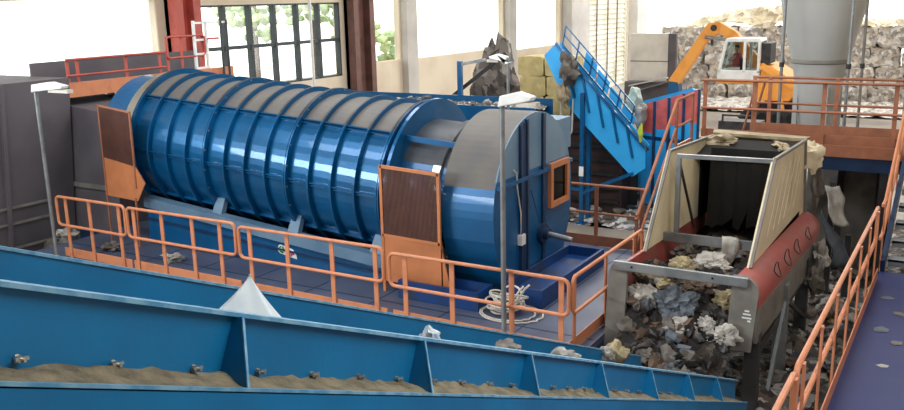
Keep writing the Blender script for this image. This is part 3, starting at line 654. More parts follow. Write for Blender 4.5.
def bed(u, v):
    x = -3.94 + 1.46 * u; yv = 11.6 + 3.6 * v; k = 0.16 * noise.noise(V((x * 3, yv * 3, 5.3))) + 0.08 * noise.noise(V((x * 9, yv * 9, 2.3)))
    return V((x, yv, 0.72 + k - 0.25 * (2 * u - 1) ** 4))
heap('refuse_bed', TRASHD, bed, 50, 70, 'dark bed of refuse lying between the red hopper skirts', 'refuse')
rnd = random.Random(11)
PICK = [('white film scrap', WPLAS), ('grey film scrap', GPLAS), ('blue-grey film scrap', BPLAS), ('brown card scrap', CARD), ('straw yellow scrap', YPLAS), ('black film scrap', DPLAS)]
big = [  # the pieces that stand out in the photo: u, v, size, kind, label
    (0.12, 0.28, .17, 0, 'crumpled white film at the left of the tumbling refuse'),
    (0.44, 0.34, .2, 2, 'big blue-grey film bundle in the middle of the tumbling refuse'),
    (0.92, 0.48, .14, 0, 'bright white bag at the right edge of the tumbling refuse'),
    (0.9, 0.18, .14, 4, 'straw yellow lump right under the front bar near the right cheek'),
    (0.42, 0.06, .13, 4, 'pale yellow lump under the front bar left of its middle'),
    (0.62, 0.12, .17, 3, 'tan card piece under the middle of the front bar'),
    (0.55, 0.45, .15, 0, 'twisted pale film strip below the blue-grey bundle'),
    (0.76, 0.42, .09, 0, 'small white scrap left of the bright white bag'),
    (0.70, 0.86, .13, 1, 'grey rounded bag low in the refuse above the trough'),
    (0.33, 0.8, .1, 1, 'greyish film low on the left of the tumbling refuse'),
    (0.52, 0.92, .12, 3, 'reddish brown card scrap at the foot of the refuse'),
    (0.18, 0.95, .12, 1, 'grey-brown film lump at the left foot of the refuse')]
for i, (u, v, s, k, lb) in enumerate(big):
    p = fall(u, v); scrap('plastic_scrap', PICK[k][1], p + V((0.0, -0.05, 0.03)), (s * 1.35, s * 0.6, s * rnd.uniform(.85, 1.15)), 40 + i, lb, 'scrap', amp=0.6, freq=2.2, sub=4, tilt=-.4, rz=rnd.uniform(-.5, .5))
for i in range(110):
    u, v = rnd.uniform(.03, .97), rnd.uniform(.02, .98); k = rnd.choice([5, 5, 5, 3, 1, 5, 3, 5, 1, 2] if v > .35 else [5, 3, 1, 0, 3, 4, 2, 5]); s = rnd.uniform(.05, .12); p = fall(u, v)
    scrap('refuse_scrap', PICK[k][1], p + V((0, -0.02, 0.02)), (s * 1.2, s * .55, s), 100 + i, PICK[k][0] + ' in the dark mass tumbling under the front bar', 'scrap', PICK[k][0] + 's tumbling under the hopper front bar', sub=2, amp=.8)
bigb = [(0.3, 0.05, .2, 4, 'straw yellow sheet lying on the hopper bed at the left'), (0.5, 0.1, .22, 1, 'wide grey film sheet across the front of the hopper bed'), (0.75, 0.12, .2, 1, 'grey film fold at the right front of the hopper bed'),
        (0.55, 0.25, .2, 0, 'white film swathe in the middle of the hopper bed'), (0.3, 0.22, .13, 3, 'pinkish card lump left of the white swathe in the hopper'), (0.14, 0.45, .13, 1, 'grey lump at the left hopper panel below the curtain'), (0.66, 0.2, .14, 0, 'white film tongue hanging over the portal sill')]
for i, (u, v, s, k, lb) in enumerate(bigb):
    p = bed(u, v); scrap('plastic_scrap', PICK[k][1], p + V((0, 0, 0.07)), (s * 1.3, s * 1.2, s * .42), 60 + i, lb, 'scrap', amp=0.75, sub=4)
o = MB()
vs = []; fs = []
for j in range(13):
    f = j / 12
    for i in range(9):
        a = i / 8; xx = -2.98 + 0.26 * (a - .5) * (1 - .35 * abs(f - .4)) + 0.05 * math.sin(4 * f); vs.append((xx, 12.99 - 0.09 * min(1, f * 5) - 0.02 * math.sin(a * 9 + f * 3) - 0.05 * f, 1.14 - 0.55 * max(0, f - .12) * (1 + .2 * math.sin(a * 5))))
for j in range(12):
    for i in range(8): fs.append((j * 9 + i, j * 9 + i + 1, (j + 1) * 9 + i + 1, (j + 1) * 9 + i))
o.add(vs, fs); o = o.build('hanging_film', WPLAS, None); so = o.modifiers.new('thickness', 'SOLIDIFY'); so.thickness = 0.008
tag(o, 'pale strip of film draped over the portal sill inside the hopper', 'plastic film')
for i in range(50):
    u, v = rnd.uniform(.05, .95), rnd.uniform(.0, .6); k = rnd.choice([0, 1, 1, 2, 3, 4, 5, 3]); s = rnd.uniform(.05, .12); p = bed(u, v)
    scrap('refuse_scrap', PICK[k][1], p + V((0, 0, 0.04)), (s, s * .7, s * .5), 300 + i, PICK[k][0] + ' on the refuse bed between the red skirts', 'scrap', PICK[k][0] + 's on the hopper bed', sub=2, amp=.8)
# rags caught on the rim of the hopper cover
scrap('rag', TAN, (-3.72, 15.25, 2.2), (.28, .12, .1), 401, 'tan rag caught on the left inner rim of the hopper cover', 'rag', amp=.9)
scrap('rag', TAN, (-2.75, 15.3, 2.16), (.3, .1, .09), 402, 'tan rag caught on the right inner rim of the hopper cover', 'rag', amp=.9)
scrap('rag', CREAM, (-2.33, 15.7, 1.98), (.07, .2, .26), 403, 'pale yellow cloth hanging at the far right corner of the cream panel', 'rag', amp=.6)
scrap('rag', GPLAS, (-2.22, 15.9, 1.45), (.09, .14, .34), 404, 'grey film hanging below the pale yellow cloth', 'rag', amp=.7)
scrap('rag', WPLAS, (-2.0, 15.3, 0.35), (.13, .22, .22), 405, 'white film hanging off the far end of the red skirt', 'rag', amp=.8)
scrap('rag', GPLAS, (-2.02, 14.9, 0.05), (.12, .2, .25), 406, 'greyish film below the white one at the red skirt', 'rag', amp=.8)
def pit(u, v):
    x = -4.1 + 3.9 * u; yv = 11.2 + 12 * v; k = noise.noise(V((x * 1.6, yv * 1.6, 7.3))) * 0.22 + noise.noise(V((x * 5, yv * 5, 2.3))) * 0.12
    return V((x, yv, FZ + max(0.0, 0.14 + k)))
heap('spilled_refuse', TRASH, pit, 60, 90, 'spilled refuse covering the floor between hopper legs and right railing', 'refuse')
for i in range(46):
    u, v = rnd.uniform(.42, .8), rnd.uniform(.1, .62); k = rnd.choice([0, 1, 1, 0, 3, 5, 2, 4]); s = rnd.uniform(.07, .17); p = pit(u, v)
    scrap('refuse_scrap', PICK[k][1], p + V((0, 0, 0.05)), (s, s * .8, s * .5), 500 + i, PICK[k][0] + ' on the floor below the red hopper', 'scrap', PICK[k][0] + 's spilled on the floor below the hopper', sub=2, amp=.8)

# ------------------------------------------------------------------ right walkway with stairs
WZ = 0.55
rw = thing('side_walkway', (1.0, 8, FZ), 'violet-blue painted walkway floor at the lower right', 'walkway')
bx('deck_plate', DECKR, rw, -1.02, 3.0, 2.5, 14.2, WZ - 0.06, WZ)
mb = MB().box(-1.04, -0.92, 2.5, 14.2, WZ - 0.24, WZ - 0.06).box(2.88, 3.0, 2.5, 14.2, WZ - 0.24, WZ - 0.06).box(-0.92, 2.88, 2.5, 2.6, WZ - 0.24, WZ - 0.06).box(-0.92, 2.88, 14.1, 14.2, WZ - 0.24, WZ - 0.06); mb.build('edge_beam', NAVY, rw, smooth=False)
for yv in (3, 8, 13.8):
    for x in (-0.95, 2.9): bx('support_leg', NAVY, rw, x - 0.06, x + 0.06, yv - 0.06, yv + 0.06, FZ, WZ - 0.06)
rail_section('guard_railing', 'bright orange railing at the bottom right corner, nearest section along the violet walkway', 'railing', (-1.07, 4.2, WZ), (-1.07, 7.2, WZ), [0.2, 1.2, 2.1, 2.86], ORANGE, inward=(1, 0, 0))
rail_section('guard_railing', 'bright orange railing running up beside the violet walkway to the grey stairs', 'railing', (-1.07, 7.28, WZ), (-1.07, 13.7, WZ), [0.14, 1.1, 2.1, 3.1, 4.1, 5.1, 6.1], ORANGE, inward=(1, 0, 0))
DZ = 1.9  # upper walkway level
stt = thing('staircase', (-0.3, 14.3, WZ), 'steep grey metal stairs at the right edge leading to the upper walkway', 'stairs')
NS = 7
for k in range(NS):
    yv = 14.3 + k * 0.4; z = WZ + (DZ - WZ) * (k + 1) / (NS + 0.0) - 0.03
    mb = MB().box(-0.92, 0.5, yv, yv + 0.26, z - 0.03, z).box(-0.92, 0.5, yv, yv + 0.02, z - 0.1, z); mb.build('step', STEEL, stt, smooth=False)
for x in (-0.98, 0.54): brp('stringer', NAVY, stt, (x, 14.15, WZ + 0.08), (x, 17.1, DZ - 0.12), 0.06, 0.24)
mb = MB()
for hgt in (1.1, 0.6): mb.tube([(-1.02, 13.8, WZ + hgt), (-1.02, 14.2, WZ + hgt), (-1.02, 17.15, DZ + hgt)], 0.026, 8)
mb.build('handrail', ORANGE, stt)
for k in range(4):
    yv = 14.2 + k * 0.95; z = WZ + (DZ - WZ) * (k * 0.95) / 2.95
    bx('post', ORANGE, stt, -1.03, -1.01, yv - 0.035, yv + 0.035, z, z + 1.1)
for i, (x, yv, s) in enumerate(((-0.62, 10.4, .07), (-0.75, 11.6, .12), (-0.6, 12.3, .1), (-0.8, 12.9, .1), (-0.55, 11.2, .09))):
    a = 0.6 + i; mb = MB(); pts = [(x + s * math.cos(a + q) * f, yv + s * math.sin(a + q) * f, WZ + 0.002) for q, f in ((0, 1), (1.3, .8), (2.6, 1.1), (3.9, .9), (5.1, .8))]
    mb.prism(pts, (0, 0, 0.004)); o = mb.build('paper_scrap', WPLAS if i == 0 else [GPLAS, BPLAS][i % 2], None, smooth=False)
    tag(o, ['small bright white paper scrap on the violet walkway floor', 'grey smear of film on the violet walkway beside the railing, second from its near end', 'greyish flat scrap on the violet walkway half way to the stairs', 'flat film scrap nearest to the grey stairs, close to the railing', 'flat grey scrap on the violet walkway just behind the white one'][i], 'scrap')

# ------------------------------------------------------------------ upper cross walkway
cw = thing('upper_walkway', (-1.6, 18, FZ), 'raised walkway crossing behind the hopper with a shaded orange edge', 'walkway')
bx('deck_plate', DKSTEEL, cw, -4.6, 2.6, 17.2, 18.6, DZ - 0.05, DZ)
bx('edge_fascia', ORANGE_SHADED, cw, -4.62, 2.6, 17.16, 17.2, DZ - 0.17, DZ + 0.04)
bx('edge_beam', NAVY, cw, -4.6, 2.6, 17.2, 17.35, DZ - 0.42, DZ - 0.06); bx('edge_beam', NAVY, cw, -4.6, 2.6, 18.45, 18.6, DZ - 0.42, DZ - 0.06)
for x in (-4.4, -1.3, 2.4):
    for yv in (17.3, 18.5): bx('support_leg', DKSTEEL, cw, x - 0.07, x + 0.07, yv - 0.07, yv + 0.07, FZ, DZ - 0.42)
rail_section('guard_railing', 'shaded orange railing on the near edge of the upper walkway behind the hopper', 'railing', (-4.62, 17.22, DZ), (-1.08, 17.22, DZ), [0.06, 1.0, 2.22, 3.4], ORANGE_SHADED, h=1.16, inward=(0, 1, 0), loop=False, toeh=0.2)
rail_section('guard_railing', 'shaded orange railing on the far edge of the upper walkway in front of the silo', 'railing', (-3.95, 18.55, DZ), (1.2, 18.55, DZ), [0.05, 0.35, 1.6, 2.8, 4.2, 5.1], ORANGE_SHADED, h=1.12, inward=(0, -1, 0), loop=False, toeh=0.2)
mb = thing('handrail_ladder', (-3.9, 18.6, DZ), 'slanted pair of orange handrails rising from the far edge of the upper walkway', 'handrail')
for dx in (0, 0.16): MB().tube([(-4.12 + dx, 18.66, DZ + 0.0), (-3.9 + dx, 18.66, DZ + 1.0)], 0.024, 8).build('handrail', ORANGE_SHADED, mb)
MB().tube([(-4.02, 18.66, DZ + 0.45), (-3.86, 18.66, DZ + 0.45)], 0.018, 8).build('rung', ORANGE_SHADED, mb)
# side stairs to the left of the hopper
ss = thing('staircase', (-4.5, 14.2, 0), 'shaded orange side stairs climbing beside the left cream hopper panel', 'stairs')
bx('landing', DKSTEEL, ss, -4.72, -4.1, 16.05, 17.14, 1.7, 1.76)
mb = MB(); mb.bar((-4.72, 13.9, -0.1), (-4.72, 16.1, 1.66), 0.05, 0.26); mb.bar((-4.12, 13.9, -0.1), (-4.12, 16.1, 1.66), 0.05, 0.26); mb.build('stringer', PILLARD, ss, smooth=False)
for k in range(8): bx('step', DKSTEEL, ss, -4.7, -4.14, 13.95 + k * 0.27, 14.2 + k * 0.27, 0.1 + k * 0.21, 0.13 + k * 0.21)
mb = MB()
mb.tube([(-4.75, 13.9, 1.0), (-4.75, 16.05, 2.78), (-4.75, 17.1, 2.8)], 0.03, 8); mb.tube([(-4.75, 13.9, 0.5), (-4.75, 16.05, 2.28), (-4.75, 17.1, 2.3)], 0.024, 8); mb.build('handrail', ORANGE_SHADED, ss)
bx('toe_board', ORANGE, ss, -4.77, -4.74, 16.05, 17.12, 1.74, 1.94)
for yv, z0 in ((16.05, 1.7), (17.08, 1.7), (13.95, 0.0)): bx('post', ORANGE_SHADED, ss, -4.77, -4.73, yv - 0.035, yv + 0.035, z0, z0 + 1.09)

# ------------------------------------------------------------------ silo and pipes behind the upper walkway
sl = thing('silo', (-3.2, 21.5, FZ), 'big grey cone-bottomed silo standing behind the upper walkway', 'silo')
def lathe(prof, c, n=48):
    mb = MB(); vs = []; fs = []; m_ = len(prof)
    for i in range(n):
        a = 2 * math.pi * i / n
        for r, z in prof: vs.append((c[0] + r * math.cos(a), c[1] + r * math.sin(a), z))
    for i in range(n):
        j = (i + 1) % n
        for k in range(m_ - 1): fs.append((i * m_ + k, j * m_ + k, j * m_ + k + 1, i * m_ + k + 1))
    return mb.add(vs, fs)
SC = (-3.14, 21.5)
lathe([(0.0, 1.0), (0.32, 1.0), (0.36, 1.5), (0.55, 2.9), (0.6, 3.1)], SC).build('cone', SILO, sl)
lathe([(0.6, 3.1), (0.625, 3.12), (0.625, 3.16), (0.61, 3.2)], SC).build('flange', GREYP, sl)
lathe([(0.61, 3.2), (0.88, 4.3), (0.93, 4.6), (0.93, 8.9), (0.0, 8.9)], SC).build('body', SILO, sl)
mb = MB()
for a in (0.5, 2.1, 3.7, 5.2): mb.box(SC[0] + 0.5 * math.cos(a) - 0.05, SC[0] + 0.5 * math.cos(a) + 0.05, SC[1] + 0.5 * math.sin(a) - 0.05, SC[1] + 0.5 * math.sin(a) + 0.05, FZ, 2.6)
mb.build('stand_legs', SILO, sl, smooth=False)
for x, yv, r, lb in ((-3.72, 20.2, 0.035, 'thin grey pipe standing left of the silo'), (-2.36, 20.0, 0.035, 'pale grey pipe standing right of the silo, nearer of the pair'), (-2.12, 20.2, 0.03, 'darker slim pipe at the right of the pair beside the silo')):
    o = thing('pipe', (x, yv, FZ), lb, 'pipe'); MB().tube([(x, yv, FZ), (x, yv, 8.9)], r, 10).build('pole', STEEL if x != -2.12 else GREYP, o)
    MB().tube([(x, yv, 3.1), (x, yv, 3.2)], r * 1.5, 10).build('clamp', DKSTEEL, o)

o = thing('pipe', (-19.0, 22.9, FZ), 'thin pale pipe rising in front of the dark framed window', 'pipe'); MB().tube([(-19.0, 22.9, FZ), (-19.0, 22.9, 8.9)], 0.05, 10).build('pole', WHITE, o)
# ------------------------------------------------------------------ machine parts, tarp right of the hopper
fr = thing('steel_gate', (-1.75, 18.0, FZ), 'dark steel gate frame standing under the upper walkway', 'gate')
brp('upright', DKSTEEL, fr, (-2.2, 18.9, FZ), (-2.2, 18.9, 1.35), 0.12, 0.12); brp('upright', DKSTEEL, fr, (-1.5, 18.9, FZ), (-1.5, 18.9, 1.35), 0.09, 0.09)
brp('head_beam', DKSTEEL, fr, (-2.3, 18.9, 1.3), (-1.4, 18.9, 1.3), 0.12, 0.12); bx('back_sheet', GREYP, fr, -2.15, -1.55, 18.95, 18.98, FZ, 1.2)
mc = thing('machine_casing', (-2.1, 19.8, FZ), 'dusty grey machine casing with a dark opening standing behind the upper walkway legs', 'machine')
bx('casing', GREYP, mc, -2.95, -1.55, 19.6, 20.3, FZ, 1.15); bx('opening', BLACK, mc, -2.3, -1.75, 19.58, 19.6, -0.4, 0.7)
bx('top_rail', DKSTEEL, mc, -3.0, -1.5, 19.55, 19.65, 1.15, 1.25); brp('sloping_pipe', STEEL, mc, (-2.9, 19.5, 0.2), (-2.3, 19.5, 1.0), 0.09, 0.09)
tp = thing('tarpaulin', (-2.0, 17.0, FZ), 'white and blue tarpaulin slumped over a dark stand right of the hopper', 'tarpaulin')
def sheet(pts, nu=10, nv=10, wob=0.05, seed=1):
    a, b, c, d_ = [V(p) for p in pts]; vs = []; fs = []
    for j in range(nv + 1):
        for i in range(nu + 1):
            u, v = i / nu, j / nv; p = a * (1 - u) * (1 - v) + b * u * (1 - v) + c * u * v + d_ * (1 - u) * v
            p += V((noise.noise(p * 3 + V((seed, 0, 0))), noise.noise(p * 3 + V((0, seed, 9))), noise.noise(p * 3 + V((5, 0, seed))))) * wob * 2; vs.append(p)
    for j in range(nv):
        for i in range(nu): fs.append((j * (nu + 1) + i, j * (nu + 1) + i + 1, (j + 1) * (nu + 1) + i + 1, (j + 1) * (nu + 1) + i))
    return MB().add(vs, fs)
def solid(o, t=0.012): m_ = o.modifiers.new('thickness', 'SOLIDIFY'); m_.thickness = t; return o
solid(sheet([(-2.2, 16.7, 1.3), (-2.0, 17.0, 1.25), (-1.75, 16.85, 0.5), (-2.05, 16.55, 0.6)], seed=2).build('white_cloth', WPLAS, tp))
solid(sheet([(-2.2, 16.45, 0.9), (-2.0, 16.5, 0.6), (-1.6, 16.75, -0.2), (-1.95, 16.4, -0.1)], seed=4).build('blue_cloth', BPLAS, tp))
brp('stand', DKSTEEL, tp, (-2.1, 17.0, FZ), (-2.1, 17.0, 1.3), 0.1, 0.1); brp('stand', DKSTEEL, tp, (-1.75, 16.75, FZ), (-1.75, 16.75, 0.4), 0.1, 0.1)

# ------------------------------------------------------------------ inclined conveyor behind the drum
ic = thing('inclined_conveyor', (-8.0, 21.0, FZ), 'bright blue conveyor climbing steeply behind the drum face, railing along its top', 'conveyor')
top0, top1 = V((-6.82, 20.5, 1.09)), V((-9.18, 20.5, 3.56))
d_ = (top1 - top0).normalized(); nn = V((d_.z, 0, -d_.x)); nn = -nn if nn.z > 0 else nn
wd = 0.3
MB().prism([top0, top1, top1 + nn * 0.45, V((-8.90, 20.5, 2.05)), V((-7.13, 20.5, 0.32)), V((-6.80, 20.5, 0.57))], (0, 0.05, 0)).build('side_plate', SKY, ic, smooth=False)
MB().prism([top0 + V((0, wd, 0)), top1 + V((0, wd, 0)), top1 + nn * 0.5 + V((0, wd, 0)), V((-8.90, 20.5, 2.05)) + V((0, wd, 0)), V((-7.13, 20.5, 0.32)) + V((0, wd, 0))], (0, 0.05, 0)).build('side_plate', SKY, ic, smooth=False)
mb = MB(); mb.bar(top0 + V((0, wd / 2 + 0.03, -0.12)), top1 + V((0, wd / 2 + 0.03, -0.12)), wd - 0.06, 0.04); mb.build('belt', BLACK, ic, smooth=False)
mb = MB()
mb.bar(top0 + V((0, -0.02, 0)), top1 + V((0, -0.02, 0)), 0.08, 0.06)
for k in range(1, 6):
    p = top0 + d_ * (0.1 + k * 0.57) ; q = p + V((0.2, 0, -0.95)) * (0.75 + 0.06 * k); mb.bar(p + V((0, -0.02, 0)), V((q.x, 20.48, q.z)), 0.05, 0.05)
mb.build('stiffener', BLUE, ic, smooth=False)
hr = MB(); up2 = V((0, 0, 1))
RT = V((0.2, 0, 0.98))
for hgt in (0.0, 0.24, 0.46): hr.bar(top0 + d_ * 0.7 + RT * hgt + V((0, wd, 0)), top1 - d_ * 0.05 + RT * hgt + V((0, wd, 0)), 0.03, 0.03)
for k in range(6): p = top0 + d_ * (0.7 + k * 0.53) + V((0, wd, 0)); hr.bar(p, p + RT * 0.46, 0.03, 0.03)
hr.build('side_railing', BLUE, ic, smooth=False)
pan = MB()
for k in range(4):
    p = top0 + d_ * (0.6 + k * 0.5) + V((0, wd + 0.02, 0)); pan.obox(p + d_ * 0.23 + RT * (0.13 + 0.03 * k), d_ * 0.22, V((0, 0.01, 0)), RT * (0.1 + 0.03 * k))
pan.build('railing_panel', SKY, ic, smooth=False)
for yv in (20.46, 20.9):
    brp('support_leg', BLUE, ic, (-8.43, yv, FZ), (-8.43, yv, 2.35), 0.1, 0.1)
    brp('leg_brace', BLUE, ic, (-8.43, yv, -0.2), (-7.1, yv, 0.42), 0.07, 0.07)
brp('cross_tie', BLUE, ic, (-9.6, 20.46, -0.1), (-8.43, 20.46, -0.1), 0.07, 0.07)
bx('foot_plate', BLUE, ic, -8.55, -8.31, 20.36, 20.6, FZ, FZ + 0.03); bx('notice_plate', WHITE, ic, -8.49, -8.37, 20.4, 20.41, 0.25, 0.5)
scrap('waste_bag', GPLAS, (-8.72, 20.3, 2.95), (.28, .2, .34), 601, 'grey refuse bundle caught at the head of the steep blue conveyor', 'refuse bundle', amp=.8)
scrap('waste_bag', TAN, (-8.85, 20.25, 2.3), (.18, .14, .3), 602, 'brownish rag bundle hanging below the grey one at the conveyor head', 'refuse bundle', amp=.8)
o = MB().tube([(-9.0, 20.4, 2.3), (-8.98, 20.38, 1.6), (-8.9, 20.36, 1.25), (-8.78, 20.36, 1.2), (-8.68, 20.38, 1.4), (-8.68, 20.42, 2.2)], 0.022, 8).build('cable', HOSE, None)
tag(o, 'white cable hanging in a loop under the blue conveyor head', 'cable')
scrap('tape_strip', mat('yellow_green_film', (190, 210, 70), .5), (-6.9, 20.4, 1.45), (.06, .04, .2), 604, 'yellow-green strip stuck to the lower end of the blue conveyor', 'strip', amp=.5, tilt=0)
# dark press under the conveyor
pr = thing('baling_press', (-8.4, 23.0, FZ), 'dark brown steel press body in the shade under the blue conveyor', 'press')
mb = MB().prism([(-9.15, 21.35, FZ), (-7.7, 21.35, FZ), (-7.7, 21.35, 0.9), (-9.15, 21.35, 2.0)], (0, 0.75, 0)); mb.build('body', mat('dark_brown_steel', (66, 48, 46), .7, .1), pr, smooth=False)
mb = MB()
for k in range(7): mb.box(-9.17, -7.75 - 0.3 * max(0, k - 4), 21.28, 21.35, -0.6 + k * 0.36, -0.52 + k * 0.36)
mb.build('rib', DKSTEEL, pr, smooth=False)
# red and blue bin
bn = thing('striped_bin', (-6.7, 23, FZ), 'tall bin with red upper and bright blue lower panels beside the conveyor foot', 'bin')
p0, p1 = V((-7.5, 22.2, 0)), V((-5.85, 21.7, 0)); dr = (p1 - p0); LN = dr.length; dr.normalize(); nr = V((-dr.y, dr.x, 0)); 
PL = [(0.0, 2.02), (1.0, 2.62)]
for k in range(4):
    a = p0 + dr * LN * (k / 4 + 0.01); b = p0 + dr * LN * ((k + 1) / 4 - 0.02)
    za, zb = 1.9 + 0.5 * k / 4, 1.9 + 0.5 * (k + 1) / 4; zm = za - 0.72
    lowp = MB().prism([(a.x, a.y, FZ + 0.3), (b.x, b.y, FZ + 0.3), (b.x, b.y, zm), (a.x, a.y, zm)], nr * 0.05).build('blue_panel', SKY, bn, smooth=False)
    MB().prism([(a.x, a.y, zm), (b.x, b.y, zm), (b.x, b.y, zb), (a.x, a.y, za)], nr * 0.06).build('red_panel', mat('red_panel_paint_%d' % k, (212, 100, 94), .5), bn, smooth=False)
    e = b + dr * 0.02; brp('rib', NAVY, bn, (e.x - nr.x * .03, e.y - nr.y * .03, FZ), (e.x - nr.x * .03, e.y - nr.y * .03, zb), 0.05, 0.06)
bd = V((-0.42, 1.0, 0)).normalized()
MB().prism([(p0.x, p0.y, 1.0), (p1.x, p1.y, 1.0), (p1.x, p1.y, 1.1), (p0.x, p0.y, 1.1)], bd * 1.4).build('bin_floor', NAVY, bn, smooth=False)
q0, q1 = p0 + bd * 1.4, p1 + bd * 1.4
MB().prism([(q0.x, q0.y, FZ), (q1.x, q1.y, FZ), (q1.x, q1.y, 2.3), (q0.x, q0.y, 1.8)], nr * 0.05).build('back_panel', SKY, bn, smooth=False)
MB().prism([(p1.x, p1.y, FZ), (q1.x, q1.y, FZ), (q1.x, q1.y, 2.28), (p1.x, p1.y, 2.36)], -dr * 0.05).build('end_panel', SKY, bn, smooth=False)
for i, (c, r, m, lb) in enumerate((((-7.75, 22.3, 1.98), (.22, .2, .36), GRPLAS, 'pale green sack standing highest at the foot of the blue conveyor'), ((-7.42, 21.9, 1.65), (.18, .16, .34), WPLAS, 'white sack between the pale green sack and the striped bin'), ((-7.95, 22.2, 1.65), (.2, .18, .3), GRPLAS, 'pale green sack lower left of the tallest sack by the conveyor'))):
    scrap('sack', m, c, r, 620 + i, lb, 'sack', amp=.4)
bx('sack_stand', DKSTEEL, None, -8.4, -7.55, 21.95, 22.2, FZ, 1.25); o = bpy.data.objects['sack_stand']; tag(o, 'dark ledge carrying the sacks behind the blue conveyor', 'stand')

# ------------------------------------------------------------------ straw-coloured bales, dark heap, trough behind the drum
def bale_mesh(m, sx, sy, sz, seed, amp=0.06, cuts=9, straps=True, fr=3.0):
    import bmesh
    bm = bmesh.new(); bmesh.ops.create_cube(bm, size=1); bmesh.ops.subdivide_edges(bm, edges=bm.edges[:], cuts=cuts, use_grid_fill=True)
    for v in bm.verts:
        p = V((v.co.x * sx, v.co.y * sy, v.co.z * sz)); n_ = v.co.normalized()
        k = noise.noise(p * fr + V((seed, 0, seed))) + 0.7 * noise.noise(p * fr * 2.6 + V((0, seed, 3)))
        e = 1.0
        v.co = p * (1 - 0.05 * (abs(v.co.x * 2) ** 6 * abs(v.co.z * 2) ** 6)) + n_ * k * amp
        v.co.z += sz / 2
    me = bpy.data.meshes.new('bale'); bm.to_mesh(me); bm.free(); me.materials.append(m)
    for p in me.polygons: p.use_smooth = True
    me.set_sharp_from_angle(angle=math.radians(50))
    return me
def strap_mesh(sx, sy, sz):
    mb = MB()
    for f in (-0.3, 0.0, 0.3): mb.box(f * sx - 0.01, f * sx + 0.01, -sy / 2 - 0.03, sy / 2 + 0.03, -0.02, sz + 0.03)
    return mb
bms = [bale_mesh(BALEY, 0.78, 0.9, 0.53, s, 0.025) for s in (1, 5, 9)]
bl = thing('press_chute', (-10.8, 22.9, FZ), 'blue-grey steel table on which the straw-coloured bales are stacked', 'table')
bx('table_top', DUST_SHEEN, bl, -11.9, -9.2, 22.2, 23.6, 1.3, 1.46); bx('skirt', NAVY, bl, -11.8, -9.3, 22.3, 23.5, FZ, 1.3)
pos = ['left', 'middle', 'right']
rows = ['bottom', 'middle', 'top']
for r_ in range(3):
    for c_ in range(2):
        o = bpy.data.objects.new('bale', bms[(r_ + c_) % 3]); COL.objects.link(o)
        o.location = (-10.78 + c_ * 0.82 + (0.06 if r_ == 1 else 0), 22.8, 1.47 + r_ * 0.54)
        tag(o, 'straw-coloured pressed bale, %s one in the %s row of the stack behind the drum' % (('left', 'right')[c_], rows[r_]), 'bale', 'straw-coloured bales stacked behind the drum')
        s_ = bpy.data.objects.new('strap', None) if False else None
hp2 = MB(); 
tag(MB().ico((-12.35, 23.4, 1.5), (0.8, 0.7, 1.85), 4, .35, 3.3, 1.6).build('refuse_heap', mat_waste('grey_brown_refuse', [(98, 90, 84), (76, 70, 66), (120, 112, 106), (60, 56, 54), (140, 134, 128)], 5), None), 'tall grey-brown heap of loose refuse left of the straw-coloured bales', 'refuse heap', kind='stuff')
o = thing('chute_gate', (-11.6, 22.0, FZ), 'slanted dark bar and blue post beside the refuse heap behind the drum', 'gate')
brp('slanted_bar', DKSTEEL, o, (-13.0, 21.6, 1.9), (-11.3, 21.9, 3.2), 0.07, 0.1); brp('post', BLUE, o, (-12.5, 21.4, FZ), (-12.5, 21.4, 3.0), 0.12, 0.12); brp('top_arm', STEEL, o, (-12.5, 21.4, 2.9), (-11.7, 21.4, 3.05), 0.08, 0.08)
tg = thing('blue_trough', (-14, 20, FZ), 'long blue trough behind the drum filled with pale film scraps', 'trough')
MB().prism([(-19, 19.9, 1.5), (-9.5, 19.9, 1.5), (-9.5, 19.9, 1.98), (-19, 19.9, 1.98)], (0, 0.05, 0)).build('near_wall', BLUE, tg, smooth=False)
MB().prism([(-19, 21, 1.5), (-9.5, 21, 1.5), (-9.5, 21, 2.1), (-19, 21, 2.1)], (0, 0.05, 0)).build('far_wall', BLUE, tg, smooth=False)
bx('trough_floor', NAVY, tg, -19, -9.5, 19.95, 21, 1.5, 1.56)
for x in (-18.5, -15, -12, -9.7): bx('support_leg', NAVY, tg, x - .06, x + .06, 20.2, 20.4, FZ, 1.5)
def trf(u, v):
    x = -18.9 + 9.3 * u; yv = 19.98 + v; return V((x, yv, 1.92 + 0.12 * noise.noise(V((x * 4, yv * 4, 1))) + 0.06 * noise.noise(V((x * 11, yv * 11, 1)))))
heap('trough_filling', TRASHG, trf, 160, 14, 'pale film scraps filling the blue trough behind the drum', 'refuse')
for i in range(14):
    p = trf(rnd.uniform(.5, .98), rnd.uniform(.1, .9)); s = rnd.uniform(.08, .2)
    scrap('refuse_scrap', rnd.choice([WPLAS, WPLAS, BPLAS, GPLAS]), p + V((0, 0, .06)), (s, s * .8, s * .5), 700 + i, 'film scrap lying in the blue trough behind the drum', 'scrap', 'film scraps in the blue trough', sub=2, amp=.8)
